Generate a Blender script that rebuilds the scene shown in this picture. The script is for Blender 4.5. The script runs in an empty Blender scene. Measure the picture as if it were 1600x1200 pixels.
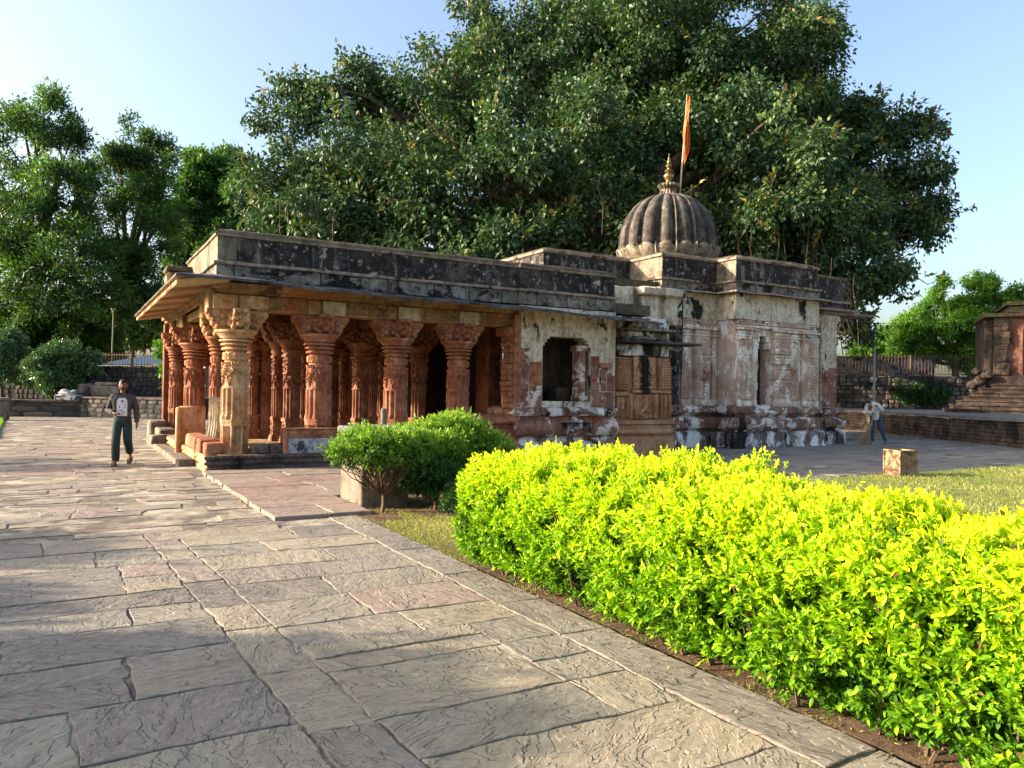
import bpy, bmesh, math, random
import numpy as np
from mathutils import Vector, Matrix, noise as mnoise

# ------------------------------------------------------------------ camera, sky, sun, exposure
scene = bpy.context.scene
COL = scene.collection
R = math.radians
CAM_H = 1.6
YAW, PITCH, ROLL, FPX = R(30.1), R(0.55), R(0.9), 1200.0
FW = np.array([math.sin(YAW)*math.cos(PITCH), math.cos(YAW)*math.cos(PITCH), math.sin(PITCH)])
_r0 = np.array([math.cos(YAW), -math.sin(YAW), 0.0])
_u0 = np.cross(_r0, FW)
RT = _r0*math.cos(ROLL) + _u0*math.sin(ROLL)
UP = -_r0*math.sin(ROLL) + _u0*math.cos(ROLL)
cam_data = bpy.data.cameras.new("camera")
cam = bpy.data.objects.new("camera", cam_data)
COL.objects.link(cam)
cam.matrix_world = Matrix(((RT[0], UP[0], -FW[0], 0.0), (RT[1], UP[1], -FW[1], 0.0),
                           (RT[2], UP[2], -FW[2], CAM_H), (0, 0, 0, 1)))
cam_data.sensor_width = 36.0
cam_data.lens = FPX/1600*36.0
cam_data.clip_start = 0.05
cam_data.clip_end = 3000.0
scene.camera = cam

SUN_EL, SUN_AZ = R(19.0), R(25.0)          # sun stands over -X, turned towards +Y
sun_vec = Vector((-math.cos(SUN_AZ)*math.cos(SUN_EL), math.sin(SUN_AZ)*math.cos(SUN_EL), math.sin(SUN_EL)))
world = bpy.data.worlds.new("World")
scene.world = world
world.use_nodes = True
wn = world.node_tree
wn.nodes.clear()
sky = wn.nodes.new('ShaderNodeTexSky')
sky.sky_type = 'NISHITA'
sky.sun_disc = False
sky.sun_elevation = SUN_EL
sky.sun_rotation = math.atan2(sun_vec.x, sun_vec.y)
sky.air_density = 1.0
sky.dust_density = 4.5
sky.ozone_density = 1.5
bg = wn.nodes.new('ShaderNodeBackground')
bg.inputs['Strength'].default_value = 0.15
wo = wn.nodes.new('ShaderNodeOutputWorld')
wn.links.new(sky.outputs[0], bg.inputs[0])
wn.links.new(bg.outputs[0], wo.inputs[0])
sl = bpy.data.lights.new("sun", 'SUN')
sl.energy = 5.0
sl.angle = R(0.6)
sl.color = (1.0, 0.84, 0.63)
so = bpy.data.objects.new("sun", sl)
COL.objects.link(so)
so.rotation_euler = sun_vec.to_track_quat('Z', 'Y').to_euler()
scene.view_settings.view_transform = 'Standard'
scene.view_settings.look = 'None'
scene.view_settings.exposure = 1.5
scene.view_settings.gamma = 1.0
scene.cycles.max_bounces = 7
scene.cycles.transparent_max_bounces = 6

def at(px, d, py=600.0, hgt=None):
    """world point that lies d metres ahead of the camera, in the column of photo pixel px"""
    r = FW + RT*(px-800)/FPX - UP*(py-600)/FPX
    p = np.array([0, 0, CAM_H]) + r*d
    return p

# ------------------------------------------------------------------ helpers
rng = np.random.default_rng(7)
random.seed(5)

def setp(o, label=None, cat=None, group=None, kind=None):
    if label: o['label'] = label
    if cat: o['category'] = cat
    if group: o['group'] = group
    if kind: o['kind'] = kind
    return o

def empty(name, loc, label, cat, group=None, rz=0.0):
    o = bpy.data.objects.new(name, None)
    COL.objects.link(o)
    o.location = loc
    o.rotation_euler = (0, 0, rz)
    return setp(o, label, cat, group)

def link(me, name, mats, parent=None, world=False, loc=None):
    """link a mesh; world=True: its vertices are world coordinates although it hangs under a placed parent"""
    o = bpy.data.objects.new(name, me)
    COL.objects.link(o)
    if mats is not None:
        for m in (mats if isinstance(mats, (list, tuple)) else [mats]):
            me.materials.append(m)
    if parent is not None:
        o.parent = parent
        if world:
            bpy_m = Matrix.Translation(parent.location) @ Matrix.Rotation(parent.rotation_euler[2], 4, 'Z')
            q = parent
            while q.parent is not None:
                q = q.parent
                bpy_m = (Matrix.Translation(q.location) @ Matrix.Rotation(q.rotation_euler[2], 4, 'Z')) @ bpy_m
            o.matrix_local = bpy_m.inverted()
    if loc is not None:
        o.location = loc
    return o

class MB:
    """collects faces, then links them as one mesh object"""
    def __init__(s):
        s.v = []; s.f = []; s.m = []; s.n = 0
    def add(s, verts, faces, mi=0):
        verts = np.asarray(verts, dtype=np.float64).reshape(-1, 3)
        s.v.append(verts)
        s.f.extend([tuple(int(i)+s.n for i in f) for f in faces])
        if isinstance(mi, (list, tuple, np.ndarray)): s.m.extend([int(i) for i in mi])
        else: s.m.extend([mi]*len(faces))
        s.n += len(verts)
        return s
    def mesh(s, name, smooth=None):
        me = bpy.data.meshes.new(name)
        V = np.concatenate(s.v)
        me.from_pydata(V.tolist(), [], s.f)
        me.polygons.foreach_set('material_index', np.array(s.m, dtype=np.int32))
        if smooth is not None:
            me.polygons.foreach_set('use_smooth', np.ones(len(s.f), dtype=bool))
            me.set_sharp_from_angle(angle=R(smooth))
        me.validate()
        me.update()
        return me
    def build(s, name, mats, parent=None, world=False, smooth=None, loc=None):
        return link(s.mesh(name, smooth), name, mats, parent, world, loc)
    def box(s, x0, x1, y0, y1, z0, z1, mi=0, jit=0.0, bev=0.0, taper=0.0):
        if bev > 0:
            return s.bbox(x0, x1, y0, y1, z0, z1, mi, bev, jit)
        P = np.array([(x, y, z) for z in (z0, z1) for y in (y0, y1) for x in (x0, x1)], float)
        if taper:
            c = np.array([(x0+x1)/2, (y0+y1)/2]); P[4:, :2] = c + (P[4:, :2]-c)*(1-taper)
        if jit: P += rng.uniform(-jit, jit, P.shape)
        s.add(P, [(0, 2, 3, 1), (4, 5, 7, 6), (0, 1, 5, 4), (2, 6, 7, 3), (0, 4, 6, 2), (1, 3, 7, 5)], mi)
        return s
    def bbox(s, x0, x1, y0, y1, z0, z1, mi=0, b=0.01, jit=0.0, R3=None, T=None, seg=1):
        bm = bmesh.new()
        bmesh.ops.create_cube(bm, size=1.0)
        for v in bm.verts:
            v.co = Vector(((x0+x1)/2+v.co.x*(x1-x0), (y0+y1)/2+v.co.y*(y1-y0), (z0+z1)/2+v.co.z*(z1-z0)))
        if jit:
            for v in bm.verts: v.co += Vector(rng.uniform(-jit, jit, 3))
        b = min(b, 0.45*min(abs(x1-x0), abs(y1-y0), abs(z1-z0)))
        bmesh.ops.bevel(bm, geom=bm.edges[:], offset=b, segments=seg, profile=0.6, affect='EDGES')
        s.bm(bm, mi, R3, T)
        return s
    def bm(s, bm, mi=0, R3=None, T=None):
        bm.verts.ensure_lookup_table()
        V = np.array([v.co[:] for v in bm.verts])
        if R3 is not None: V = V @ np.array(R3).T
        if T is not None: V = V + np.array(T)
        s.add(V, [[v.index for v in f.verts] for f in bm.faces], mi)
        bm.free()
    def tube(s, pts, rad, n=8, mi=0, cap=True):
        pts = [np.array(p, float) for p in pts]
        if not isinstance(rad, (list, tuple, np.ndarray)): rad = [rad]*len(pts)
        V = []; k = len(pts)
        for i, p in enumerate(pts):
            a = pts[max(i-1, 0)]; b = pts[min(i+1, k-1)]
            t = b-a; t = t/(np.linalg.norm(t)+1e-9)
            u = np.cross(t, (0, 0, 1.0)) if abs(t[2]) < 0.95 else np.cross(t, (1.0, 0, 0))
            u /= np.linalg.norm(u); w = np.cross(t, u)
            for j in range(n):
                an = 2*math.pi*j/n
                V.append(p + rad[i]*(math.cos(an)*u + math.sin(an)*w))
        F = []
        for i in range(k-1):
            for j in range(n):
                F.append((i*n+j, i*n+(j+1) % n, (i+1)*n+(j+1) % n, (i+1)*n+j))
        if cap:
            F.append(tuple(range(n))[::-1]); F.append(tuple((k-1)*n+j for j in range(n)))
        s.add(V, F, mi)
        return s
    def grid(s, X, Y, Z, mi=0, close=False):
        h, w = X.shape
        V = np.stack([X, Y, Z], -1).reshape(-1, 3)
        F = []
        ww = w if close else w-1
        for i in range(h-1):
            for j in range(ww):
                F.append((i*w+j, i*w+(j+1) % w, (i+1)*w+(j+1) % w, (i+1)*w+j))
        s.add(V, F, mi)
        return s
    def ball(s, c, r, sub=2, mi=0, nz=0.0, seed=0.0):
        bm = bmesh.new()
        bmesh.ops.create_icosphere(bm, subdivisions=sub, radius=1.0)
        rr = np.array(r if isinstance(r, (tuple, list)) else (r, r, r), float)
        for v in bm.verts:
            q = Vector(v.co)
            k = 1+nz*mnoise.noise(q*1.6+Vector((seed, seed*2.1, -seed)))
            v.co = Vector((c[0]+q.x*rr[0]*k, c[1]+q.y*rr[1]*k, c[2]+q.z*rr[2]*k))
        s.bm(bm, mi)
        return s

def fbm(P, sc=1.0, oct=3):
    """cheap vectorised value noise for vertex roughness"""
    out = np.zeros(len(P)); amp = 1.0
    for o in range(oct):
        q = P*sc*(2**o)+17.3*o
        out += amp*(np.sin(q[:, 0]*1.7+np.sin(q[:, 1]*2.3+q[:, 2]))*np.cos(q[:, 2]*1.9+np.sin(q[:, 0]*1.3+q[:, 1]*0.7)))
        amp *= 0.55
    return out/1.8

def sweep(mb, path, prof, closed=False, step=0.3, rough=0.006, mats=None, zfun=None, cap=True):
    """profile points (outward, z) carried along a plan path, outward = right-hand side; mitred at corners"""
    P = [np.array(p, float) for p in path]
    n = len(P)
    st = []                                  # stations: (xy, offset vector)
    segs = [(P[i], P[(i+1) % n]) for i in range(n if closed else n-1)]
    nrm = []
    for a, b in segs:
        d = (b-a)/np.linalg.norm(b-a); nrm.append(np.array([d[1], -d[0]]))
    for i, (a, b) in enumerate(segs):
        n1 = nrm[i]
        n0 = nrm[i-1] if (i > 0 or closed) else n1
        mv = (n0+n1)/(1+float(n0@n1)+1e-9)
        st.append((a, mv))
        k = max(1, int(np.linalg.norm(b-a)/step))
        for j in range(1, k):
            st.append((a+(b-a)*j/k, n1))
    if not closed: st.append((P[-1], nrm[-1]))
    m = len(prof)
    V = np.zeros((len(st), m, 3))
    for i, (c, mv) in enumerate(st):
        for j, (o, z) in enumerate(prof):
            V[i, j] = (c[0]+mv[0]*o, c[1]+mv[1]*o, z)
    W = V.reshape(-1, 3)
    if zfun is not None: W[:, 2] += zfun(W)
    if rough:
        W += np.stack([fbm(W+1, 2.3), fbm(W+9, 2.1), fbm(W+5, 2.7)], -1)*rough
    F = []; MI = []
    L = len(st)
    for i in range(L if closed else L-1):
        i2 = (i+1) % L
        for j in range(m-1):
            F.append((i*m+j, i2*m+j, i2*m+j+1, i*m+j+1)); MI.append(mats[j] if mats else 0)
    if cap and not closed:
        F.append(tuple(range(m))[::-1]); MI.append(mats[0] if mats else 0)
        F.append(tuple((L-1)*m+j for j in range(m))); MI.append(mats[0] if mats else 0)
    mb.add(W, F, MI)
    return mb

# ------------------------------------------------------------------ material helper
class NT:
    def __init__(s, name):
        s.m = bpy.data.materials.new(name); s.m.use_nodes = True
        s.t = s.m.node_tree; s.t.nodes.clear()
        s.out = s.t.nodes.new('ShaderNodeOutputMaterial')
        tc = s.t.nodes.new('ShaderNodeTexCoord'); s.co = tc.outputs['Object']
        s.rnd = None
    def new(s, t, **kw):
        n = s.t.nodes.new(t)
        for k, v in kw.items(): setattr(n, k, v)
        return n
    def put(s, sock, v):
        if v is None: return
        if isinstance(v, bpy.types.NodeSocket): s.t.links.new(v, sock)
        elif isinstance(v, (tuple, list)) and len(v) == 3 and sock.type == 'RGBA': sock.default_value = (*v, 1)
        else: sock.default_value = v
    def map(s, sc=(1, 1, 1), loc=(0, 0, 0), rot=(0, 0, 0), vec=None):
        n = s.new('ShaderNodeMapping'); s.put(n.inputs[0], vec or s.co)
        n.inputs['Scale'].default_value = sc; n.inputs['Location'].default_value = loc; n.inputs['Rotation'].default_value = rot
        return n.outputs[0]
    def noise(s, sc, det=6, rough=0.6, vec=None, dist=0.0):
        n = s.new('ShaderNodeTexNoise'); s.put(n.inputs['Vector'], vec or s.co)
        n.inputs['Scale'].default_value = sc; n.inputs['Detail'].default_value = det
        n.inputs['Roughness'].default_value = rough; n.inputs['Distortion'].default_value = dist
        return n.outputs['Fac']
    def voro(s, sc, vec=None, feature='F1', out='Distance', rnd=1.0):
        n = s.new('ShaderNodeTexVoronoi', feature=feature); s.put(n.inputs['Vector'], vec or s.co)
        n.inputs['Scale'].default_value = sc; n.inputs['Randomness'].default_value = rnd
        return n.outputs[out]
    def ramp(s, fac, stops, interp='LINEAR'):
        n = s.new('ShaderNodeValToRGB'); s.put(n.inputs[0], fac)
        cr = n.color_ramp; cr.interpolation = interp
        while len(cr.elements) < len(stops): cr.elements.new(0.5)
        for e, (p, c) in zip(cr.elements, stops):
            e.position = p
            e.color = (c, c, c, 1) if isinstance(c, (int, float)) else (*c, 1)
        return n.outputs[0]
    def mix(s, fac, a, b, blend='MIX'):
        n = s.new('ShaderNodeMix', data_type='RGBA', blend_type=blend)
        s.put(n.inputs[0], fac); s.put(n.inputs[6], a); s.put(n.inputs[7], b)
        return n.outputs[2]
    def math(s, op, a, b=None, c=None):
        n = s.new('ShaderNodeMath', operation=op)
        s.put(n.inputs[0], a); s.put(n.inputs[1], b)
        if c is not None: s.put(n.inputs[2], c)
        return n.outputs[0]
    def bump(s, h, strength=0.5, dist=0.02, nrm=None):
        n = s.new('ShaderNodeBump'); s.put(n.inputs['Height'], h)
        n.inputs['Strength'].default_value = strength; n.inputs['Distance'].default_value = dist
        if nrm is not None: s.put(n.inputs['Normal'], nrm)
        return n.outputs[0]
    def attr(s, name):
        n = s.new('ShaderNodeAttribute'); n.attribute_name = name
        return n
    def z(s):
        n = s.new('ShaderNodeSeparateXYZ'); s.put(n.inputs[0], s.co); return n.outputs[2]
    def pos(s):
        return s.new('ShaderNodeNewGeometry').outputs['Position']
    def objrand(s):
        return s.new('ShaderNodeObjectInfo').outputs['Random']
    def bsdf(s, col, rough=0.85, nrm=None, spec=0.3, metal=0.0, **kw):
        b = s.new('ShaderNodeBsdfPrincipled')
        s.put(b.inputs['Base Color'], col); s.put(b.inputs['Roughness'], rough)
        b.inputs['Specular IOR Level'].default_value = spec; b.inputs['Metallic'].default_value = metal
        if nrm is not None: s.put(b.inputs['Normal'], nrm)
        s.t.links.new(b.outputs[0], s.out.inputs[0])
        return s.m

def stone(name, c1, c2, c3=None, sc=3.0, stains=(), bump=0.6, fine=45.0, rough=0.9, joints=None, grime=0.7):
    """weathered stone: broad tone noise, then stains = (colour, scale(xyz tuple or number), lo, hi, seed)"""
    t = NT(name)
    n1 = t.noise(sc, 8, 0.62, t.map(loc=(3, 1, 7)))
    stops = [(0.32, c1), (0.66, c2)] if c3 is None else [(0.30, c1), (0.5, c2), (0.70, c3)]
    col = t.ramp(n1, stops)
    fn = t.noise(fine, 5, 0.7)
    col = t.mix(0.55, col, t.ramp(fn, [(0.25, 0.35), (0.75, 1.0)]), 'MULTIPLY')
    gr = t.noise(7.5, 8, 0.72, t.map(loc=(1, 8, 3)), 0.5)
    col = t.mix(grime, col, t.ramp(gr, [(0.36, 0.30), (0.50, 0.85), (0.64, 1.12)]), 'MULTIPLY')
    st = t.noise(1.0, 7, 0.7, t.map(sc=(9, 9, 0.9), loc=(4, 4, 4)))
    col = t.mix(grime*0.7, col, t.ramp(st, [(0.36, 0.35), (0.52, 1.0)]), 'MULTIPLY')
    h = t.math('ADD', t.math('ADD', t.math('MULTIPLY', n1, 0.6), t.math('MULTIPLY', fn, 0.35)), t.math('MULTIPLY', gr, 0.5))
    for i, (c, s_, lo, hi, seed) in enumerate(stains):
        vec = t.map(sc=s_ if isinstance(s_, tuple) else (s_, s_, s_), loc=(seed*3.1, seed*1.7, -seed*2.3))
        m = t.ramp(t.noise(1.0, 9, 0.68, vec, 0.4), [(lo, 0.0), (hi, 1.0)])
        col = t.mix(m, col, c)
        h = t.math('ADD', h, t.math('MULTIPLY', m, 0.25 if i % 2 else -0.2))
    if joints:
        bt = t.new('ShaderNodeTexBrick'); w, hh, swz = joints
        sp = t.new('ShaderNodeSeparateXYZ'); t.put(sp.inputs[0], t.co)
        cb = t.new('ShaderNodeCombineXYZ')
        t.put(cb.inputs[0], t.math('ADD', sp.outputs[0], sp.outputs[1])); t.put(cb.inputs[1], sp.outputs[2])
        t.put(bt.inputs['Vector'], cb.outputs[0])
        bt.inputs['Scale'].default_value = 1.0; bt.inputs['Brick Width'].default_value = w
        bt.inputs['Row Height'].default_value = hh; bt.inputs['Mortar Size'].default_value = swz
        bt.inputs['Mortar Smooth'].default_value = 0.4
        bt.inputs['Color1'].default_value = (0.72, 0.72, 0.72, 1); bt.inputs['Color2'].default_value = (1, 1, 1, 1)
        bt.inputs['Mortar'].default_value = (0.25, 0.25, 0.25, 1)
        col = t.mix(1.0, col, bt.outputs['Color'], 'MULTIPLY')
        h = t.math('SUBTRACT', h, t.math('MULTIPLY', bt.outputs['Fac'], 0.8))
    return t.bsdf(col, rough, t.bump(h, bump, 0.045), spec=0.2)

BLACK = (0.022, 0.020, 0.020)
M = {}
M['sand'] = stone('orange_sandstone', (0.25, 0.085, 0.045), (0.44, 0.175, 0.095), (0.58, 0.31, 0.18), 2.5,
                  [((0.62, 0.42, 0.28), 1.3, 0.60, 0.78, 2), ((0.16, 0.06, 0.035), 2.2, 0.60, 0.74, 5)], 0.5)
M['sandmid'] = stone('shaded_sandstone', (0.17, 0.065, 0.038), (0.32, 0.135, 0.078), (0.46, 0.25, 0.15), 2.5, [((0.09, 0.04, 0.025), 2.0, 0.55, 0.68, 5)], 0.5)  # darker copy of the sandstone, interior shade put into the colour
M['sandpale'] = stone('pale_sandstone', (0.45, 0.20, 0.09), (0.62, 0.36, 0.18), (0.74, 0.54, 0.34), 2.2,
                  [((0.33, 0.13, 0.06), 1.5, 0.56, 0.70, 3), ((0.10, 0.07, 0.05), 2.6, 0.62, 0.75, 8)], 0.5)
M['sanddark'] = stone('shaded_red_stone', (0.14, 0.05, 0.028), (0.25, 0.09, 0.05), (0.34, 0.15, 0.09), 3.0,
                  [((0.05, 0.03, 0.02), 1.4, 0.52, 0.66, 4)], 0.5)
M['lintel'] = stone('lintel_stone', (0.26, 0.14, 0.07), (0.42, 0.26, 0.13), (0.60, 0.43, 0.25), 1.6,
                  [((0.09, 0.05, 0.035), 1.8, 0.52, 0.66, 2), ((0.36, 0.13, 0.06), 1.1, 0.55, 0.7, 9)], 0.6)
M['block'] = stone('cream_block', (0.55, 0.45, 0.30), (0.72, 0.62, 0.45), None, 1.5,
                  [((0.42, 0.28, 0.14), 2.0, 0.58, 0.74, 2)], 0.25)
M['black'] = stone('black_lichen_stone', (0.016, 0.014, 0.015), (0.045, 0.038, 0.036), (0.10, 0.085, 0.08), 2.4,
                  [((0.13, 0.10, 0.09), (1.2, 1.2, 0.6), 0.52, 0.66, 6), ((0.30, 0.26, 0.24), 7.5, 0.565, 0.60, 1), ((0.42, 0.37, 0.34), 2.9, 0.615, 0.635, 4), (BLACK, 4.0, 0.54, 0.58, 14), ((0.24, 0.20, 0.18), (6, 6, 0.9), 0.56, 0.66, 31)], 1.0, 22, grime=0.4)
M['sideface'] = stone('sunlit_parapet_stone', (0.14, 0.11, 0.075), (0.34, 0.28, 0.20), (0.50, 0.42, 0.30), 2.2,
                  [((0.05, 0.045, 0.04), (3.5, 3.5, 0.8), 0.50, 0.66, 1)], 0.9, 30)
M['band'] = stone('lime_streaked_band', (0.14, 0.12, 0.11), (0.36, 0.31, 0.27), (0.56, 0.50, 0.43), 2.6,
                  [(BLACK, (1.3, 1.3, 2.2), 0.54, 0.58, 7), ((0.06, 0.05, 0.045), 6.0, 0.57, 0.61, 3)], 0.9, 35, joints=(0.85, 9.0, 0.02))
M['ledge'] = stone('pale_ledge_stone', (0.28, 0.21, 0.17), (0.48, 0.37, 0.29), None, 4.0,
                  [(BLACK, 2.2, 0.54, 0.62, 3)], 0.6)
M['coping'] = stone('mossy_coping', (0.05, 0.04, 0.032), (0.13, 0.10, 0.07), (0.22, 0.17, 0.12), 4.0,
                  [((0.11, 0.12, 0.02), 0.8, 0.52, 0.64, 4)], 0.9)
M['slab'] = stone('grey_eave_slab', (0.05, 0.05, 0.058), (0.13, 0.125, 0.13), (0.24, 0.22, 0.21), 3.5,
                  [(BLACK, 1.6, 0.5, 0.66, 4)], 0.8)
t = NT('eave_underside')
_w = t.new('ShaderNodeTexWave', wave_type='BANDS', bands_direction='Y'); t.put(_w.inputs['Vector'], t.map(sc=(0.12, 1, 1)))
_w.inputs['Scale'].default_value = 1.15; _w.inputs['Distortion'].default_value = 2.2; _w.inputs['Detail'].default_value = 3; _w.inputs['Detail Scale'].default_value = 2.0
_g = t.ramp(_w.outputs['Fac'], [(0.10, 0.0), (0.35, 1.0)])  # gaps between the slats, their shade painted as dark bands
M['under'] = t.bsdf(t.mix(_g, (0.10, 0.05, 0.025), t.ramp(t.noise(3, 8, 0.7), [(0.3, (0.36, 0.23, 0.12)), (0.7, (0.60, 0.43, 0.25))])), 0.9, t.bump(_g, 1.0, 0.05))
M['plaster'] = stone('cream_plaster', (0.60, 0.46, 0.32), (0.80, 0.66, 0.50), (0.88, 0.77, 0.64), 1.3,
                  [((0.30, 0.20, 0.12), 3.0, 0.55, 0.70, 5), (BLACK, (1.3, 1.3, 0.8), 0.56, 0.59, 2), ((0.13, 0.10, 0.075), (4, 4, 0.7), 0.57, 0.64, 41), ((0.62, 0.56, 0.46), 1.5, 0.56, 0.6, 17),
                   ((0.14, 0.11, 0.08), 5.0, 0.60, 0.66, 6)], 0.45)
M['wallred'] = stone('peeling_red_and_white_wall', (0.25, 0.085, 0.06), (0.40, 0.19, 0.13), (0.46, 0.28, 0.20), 2.0,
                  [((0.68, 0.57, 0.50), 1.5, 0.53, 0.555, 11), ((0.33, 0.05, 0.035), 1.9, 0.60, 0.63, 3)], 0.5, joints=(0.75, 0.55, 0.008))
M['base'] = stone('whitewashed_base', (0.24, 0.11, 0.07), (0.38, 0.22, 0.16), (0.46, 0.31, 0.23), 2.2,
                  [((0.74, 0.68, 0.63), (1.9, 1.9, 2.4), 0.515, 0.56, 5), (BLACK, (1.8, 1.8, 1.2), 0.57, 0.61, 9)], 0.6, joints=(0.9, 3.0, 0.012))
M['basedark'] = stone('black_stained_base', (0.10, 0.07, 0.06), (0.26, 0.20, 0.17), (0.38, 0.32, 0.28), 2.2,
                  [((0.74, 0.70, 0.67), (1.9, 1.9, 1.3), 0.49, 0.54, 4), (BLACK, (1.6, 1.6, 0.8), 0.53, 0.57, 12)], 0.7, joints=(0.9, 3.0, 0.012))
M['whitew'] = stone('peeling_whitewash', (0.42, 0.42, 0.45), (0.66, 0.66, 0.69), None, 6, [((0.05, 0.05, 0.06), 4.5, 0.50, 0.58, 4)], 0.8)
M['carv'] = stone('carved_pink_stone', (0.50, 0.30, 0.22), (0.68, 0.50, 0.40), (0.82, 0.70, 0.60), 1.8,
                  [((0.82, 0.75, 0.68), (2.6, 2.6, 1.5), 0.525, 0.56, 5), ((0.30, 0.09, 0.06), 1.6, 0.60, 0.70, 3)], 0.7, grime=0.15)
M['pier'] = stone('carved_orange_pier', (0.36, 0.15, 0.08), (0.54, 0.28, 0.15), (0.64, 0.42, 0.27), 2.4,
                  [((0.03, 0.025, 0.02), 1.7, 0.66, 0.72, 21)], 0.5, grime=0.4)
t = NT('sooty_spire')
_sp = t.new('ShaderNodeSeparateXYZ'); t.put(_sp.inputs[0], t.pos())
_dx = t.math('ABSOLUTE', t.math('SUBTRACT', _sp.outputs[0], 12.88))
_k = t.math('ADD', t.math('MULTIPLY', _dx, 2.6), t.math('MULTIPLY', t.noise(5, 5, 0.6), 0.9))
_m = t.ramp(_k, [(0.72, 1.0), (0.98, 0.0)])
_c = t.ramp(t.noise(6, 8, 0.7), [(0.3, (0.30, 0.13, 0.07)), (0.55, (0.50, 0.27, 0.15)), (0.75, (0.62, 0.42, 0.28))])
M['pierblack'] = t.bsdf(t.mix(_m, _c, (0.022, 0.018, 0.016)), 0.9, t.bump(t.noise(40, 5), 0.6, 0.02))
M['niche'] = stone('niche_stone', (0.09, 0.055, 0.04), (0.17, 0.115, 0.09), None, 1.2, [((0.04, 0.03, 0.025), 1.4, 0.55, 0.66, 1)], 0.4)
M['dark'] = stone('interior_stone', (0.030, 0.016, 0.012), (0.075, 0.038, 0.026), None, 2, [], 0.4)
M['dome'] = stone('weathered_dome_plaster', (0.055, 0.047, 0.044), (0.13, 0.112, 0.10), (0.25, 0.215, 0.18), 3.5,
                  [((0.42, 0.35, 0.27), 3.0, 0.62, 0.70, 2), (BLACK, (1.4, 1.4, 0.9), 0.53, 0.62, 4)], 0.7, 60)
M['petal'] = stone('dome_petal_plaster', (0.18, 0.14, 0.10), (0.34, 0.28, 0.21), (0.50, 0.43, 0.32), 3.0,
                  [(BLACK, 2.5, 0.53, 0.62, 4)], 0.6)
M['cream'] = stone('cream_seat_back', (0.50, 0.40, 0.27), (0.68, 0.58, 0.43), None, 3, [((0.20, 0.12, 0.07), 4, 0.60, 0.75, 3)], 0.4)
M['rubble'] = stone('rubble_mortar', (0.028, 0.027, 0.028), (0.07, 0.065, 0.06), None, 4, [], 0.8)
M['lowwall'] = stone('low_wall_stone', (0.07, 0.055, 0.05), (0.16, 0.125, 0.11), (0.25, 0.20, 0.17), 2.2, [(BLACK, 1.5, 0.54, 0.66, 4)], 0.8)
M['greyflat'] = stone('grey_flagging', (0.16, 0.16, 0.16), (0.27, 0.26, 0.25), None, 2.0, [], 0.4)
M['brickwall'] = stone('old_brick_wall', (0.075, 0.055, 0.045), (0.17, 0.125, 0.10), (0.26, 0.20, 0.16), 2.4,
                  [(BLACK, 1.0, 0.50, 0.62, 4), ((0.32, 0.26, 0.21), 0.9, 0.62, 0.70, 9)], 0.8, joints=(0.46, 0.14, 0.014))
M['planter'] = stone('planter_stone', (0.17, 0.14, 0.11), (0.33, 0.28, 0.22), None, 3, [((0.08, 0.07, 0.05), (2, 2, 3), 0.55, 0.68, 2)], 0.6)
M['steps'] = stone('step_stone', (0.04, 0.030, 0.026), (0.095, 0.068, 0.055), (0.19, 0.135, 0.10), 2.0, [(BLACK, 1.2, 0.52, 0.66, 4)], 0.7, joints=(1.3, 5.0, 0.01))
M['dry'] = stone('bare_earth', (0.13, 0.08, 0.05), (0.24, 0.16, 0.10), None, 3, [((0.10, 0.11, 0.03), 2, 0.56, 0.7, 2)], 0.9, 60)

def flat(name, c, rough=0.6, metal=0.0, nz=0.25, sc=20):
    t = NT(name)
    col = t.mix(nz, c, t.ramp(t.noise(sc, 5), [(0.3, 0.3), (0.7, 1.0)]), 'MULTIPLY')
    return t.bsdf(col, rough, t.bump(t.noise(sc*3, 3), 0.15, 0.01), metal=metal, spec=0.4)
M['brass'] = flat('brass', (0.40, 0.29, 0.12), 0.4, 0.9, 0.8, 12)
M['steel'] = flat('old_steel', (0.45, 0.45, 0.44), 0.4, 0.9)
M['pole'] = flat('bamboo_pole', (0.45, 0.33, 0.2), 0.6)
M['flag'] = flat('saffron_cloth', (0.62, 0.13, 0.02), 0.8)
M['ironrail'] = flat('rusty_iron', (0.13, 0.075, 0.045), 0.7, 0.3)
M['lamp_pole'] = flat('pale_paint_pole', (0.42, 0.44, 0.46), 0.5)
M['yellow_pole'] = flat('yellow_pole', (0.20, 0.19, 0.09), 0.6)
M['tin'] = flat('tin_roof', (0.42, 0.50, 0.55), 0.45, 0.6)
M['skin'] = flat('brown_skin', (0.20, 0.095, 0.05), 0.55, 0, 0.1)
M['hair'] = flat('black_hair', (0.012, 0.010, 0.010), 0.5, 0, 0.2)
M['shirt'] = flat('charcoal_jersey', (0.055, 0.048, 0.052), 0.9)
M['trouser'] = flat('dark_green_trousers', (0.014, 0.03, 0.03), 0.85)
M['white'] = flat('white_cotton', (0.62, 0.62, 0.60), 0.85)
M['print'] = flat('print_white', (0.62, 0.62, 0.66), 0.8, 0, 0.1)
M['ink'] = flat('print_ink', (0.03, 0.03, 0.04), 0.8, 0, 0.1)
M['jeans'] = flat('blue_jeans', (0.035, 0.06, 0.14), 0.85)
M['sandal'] = flat('brown_sandal', (0.10, 0.06, 0.04), 0.7)
M['broom'] = flat('dry_broom_straw', (0.34, 0.26, 0.16), 0.9)
M['wire'] = flat('black_wire', (0.02, 0.02, 0.02), 0.7)

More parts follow.
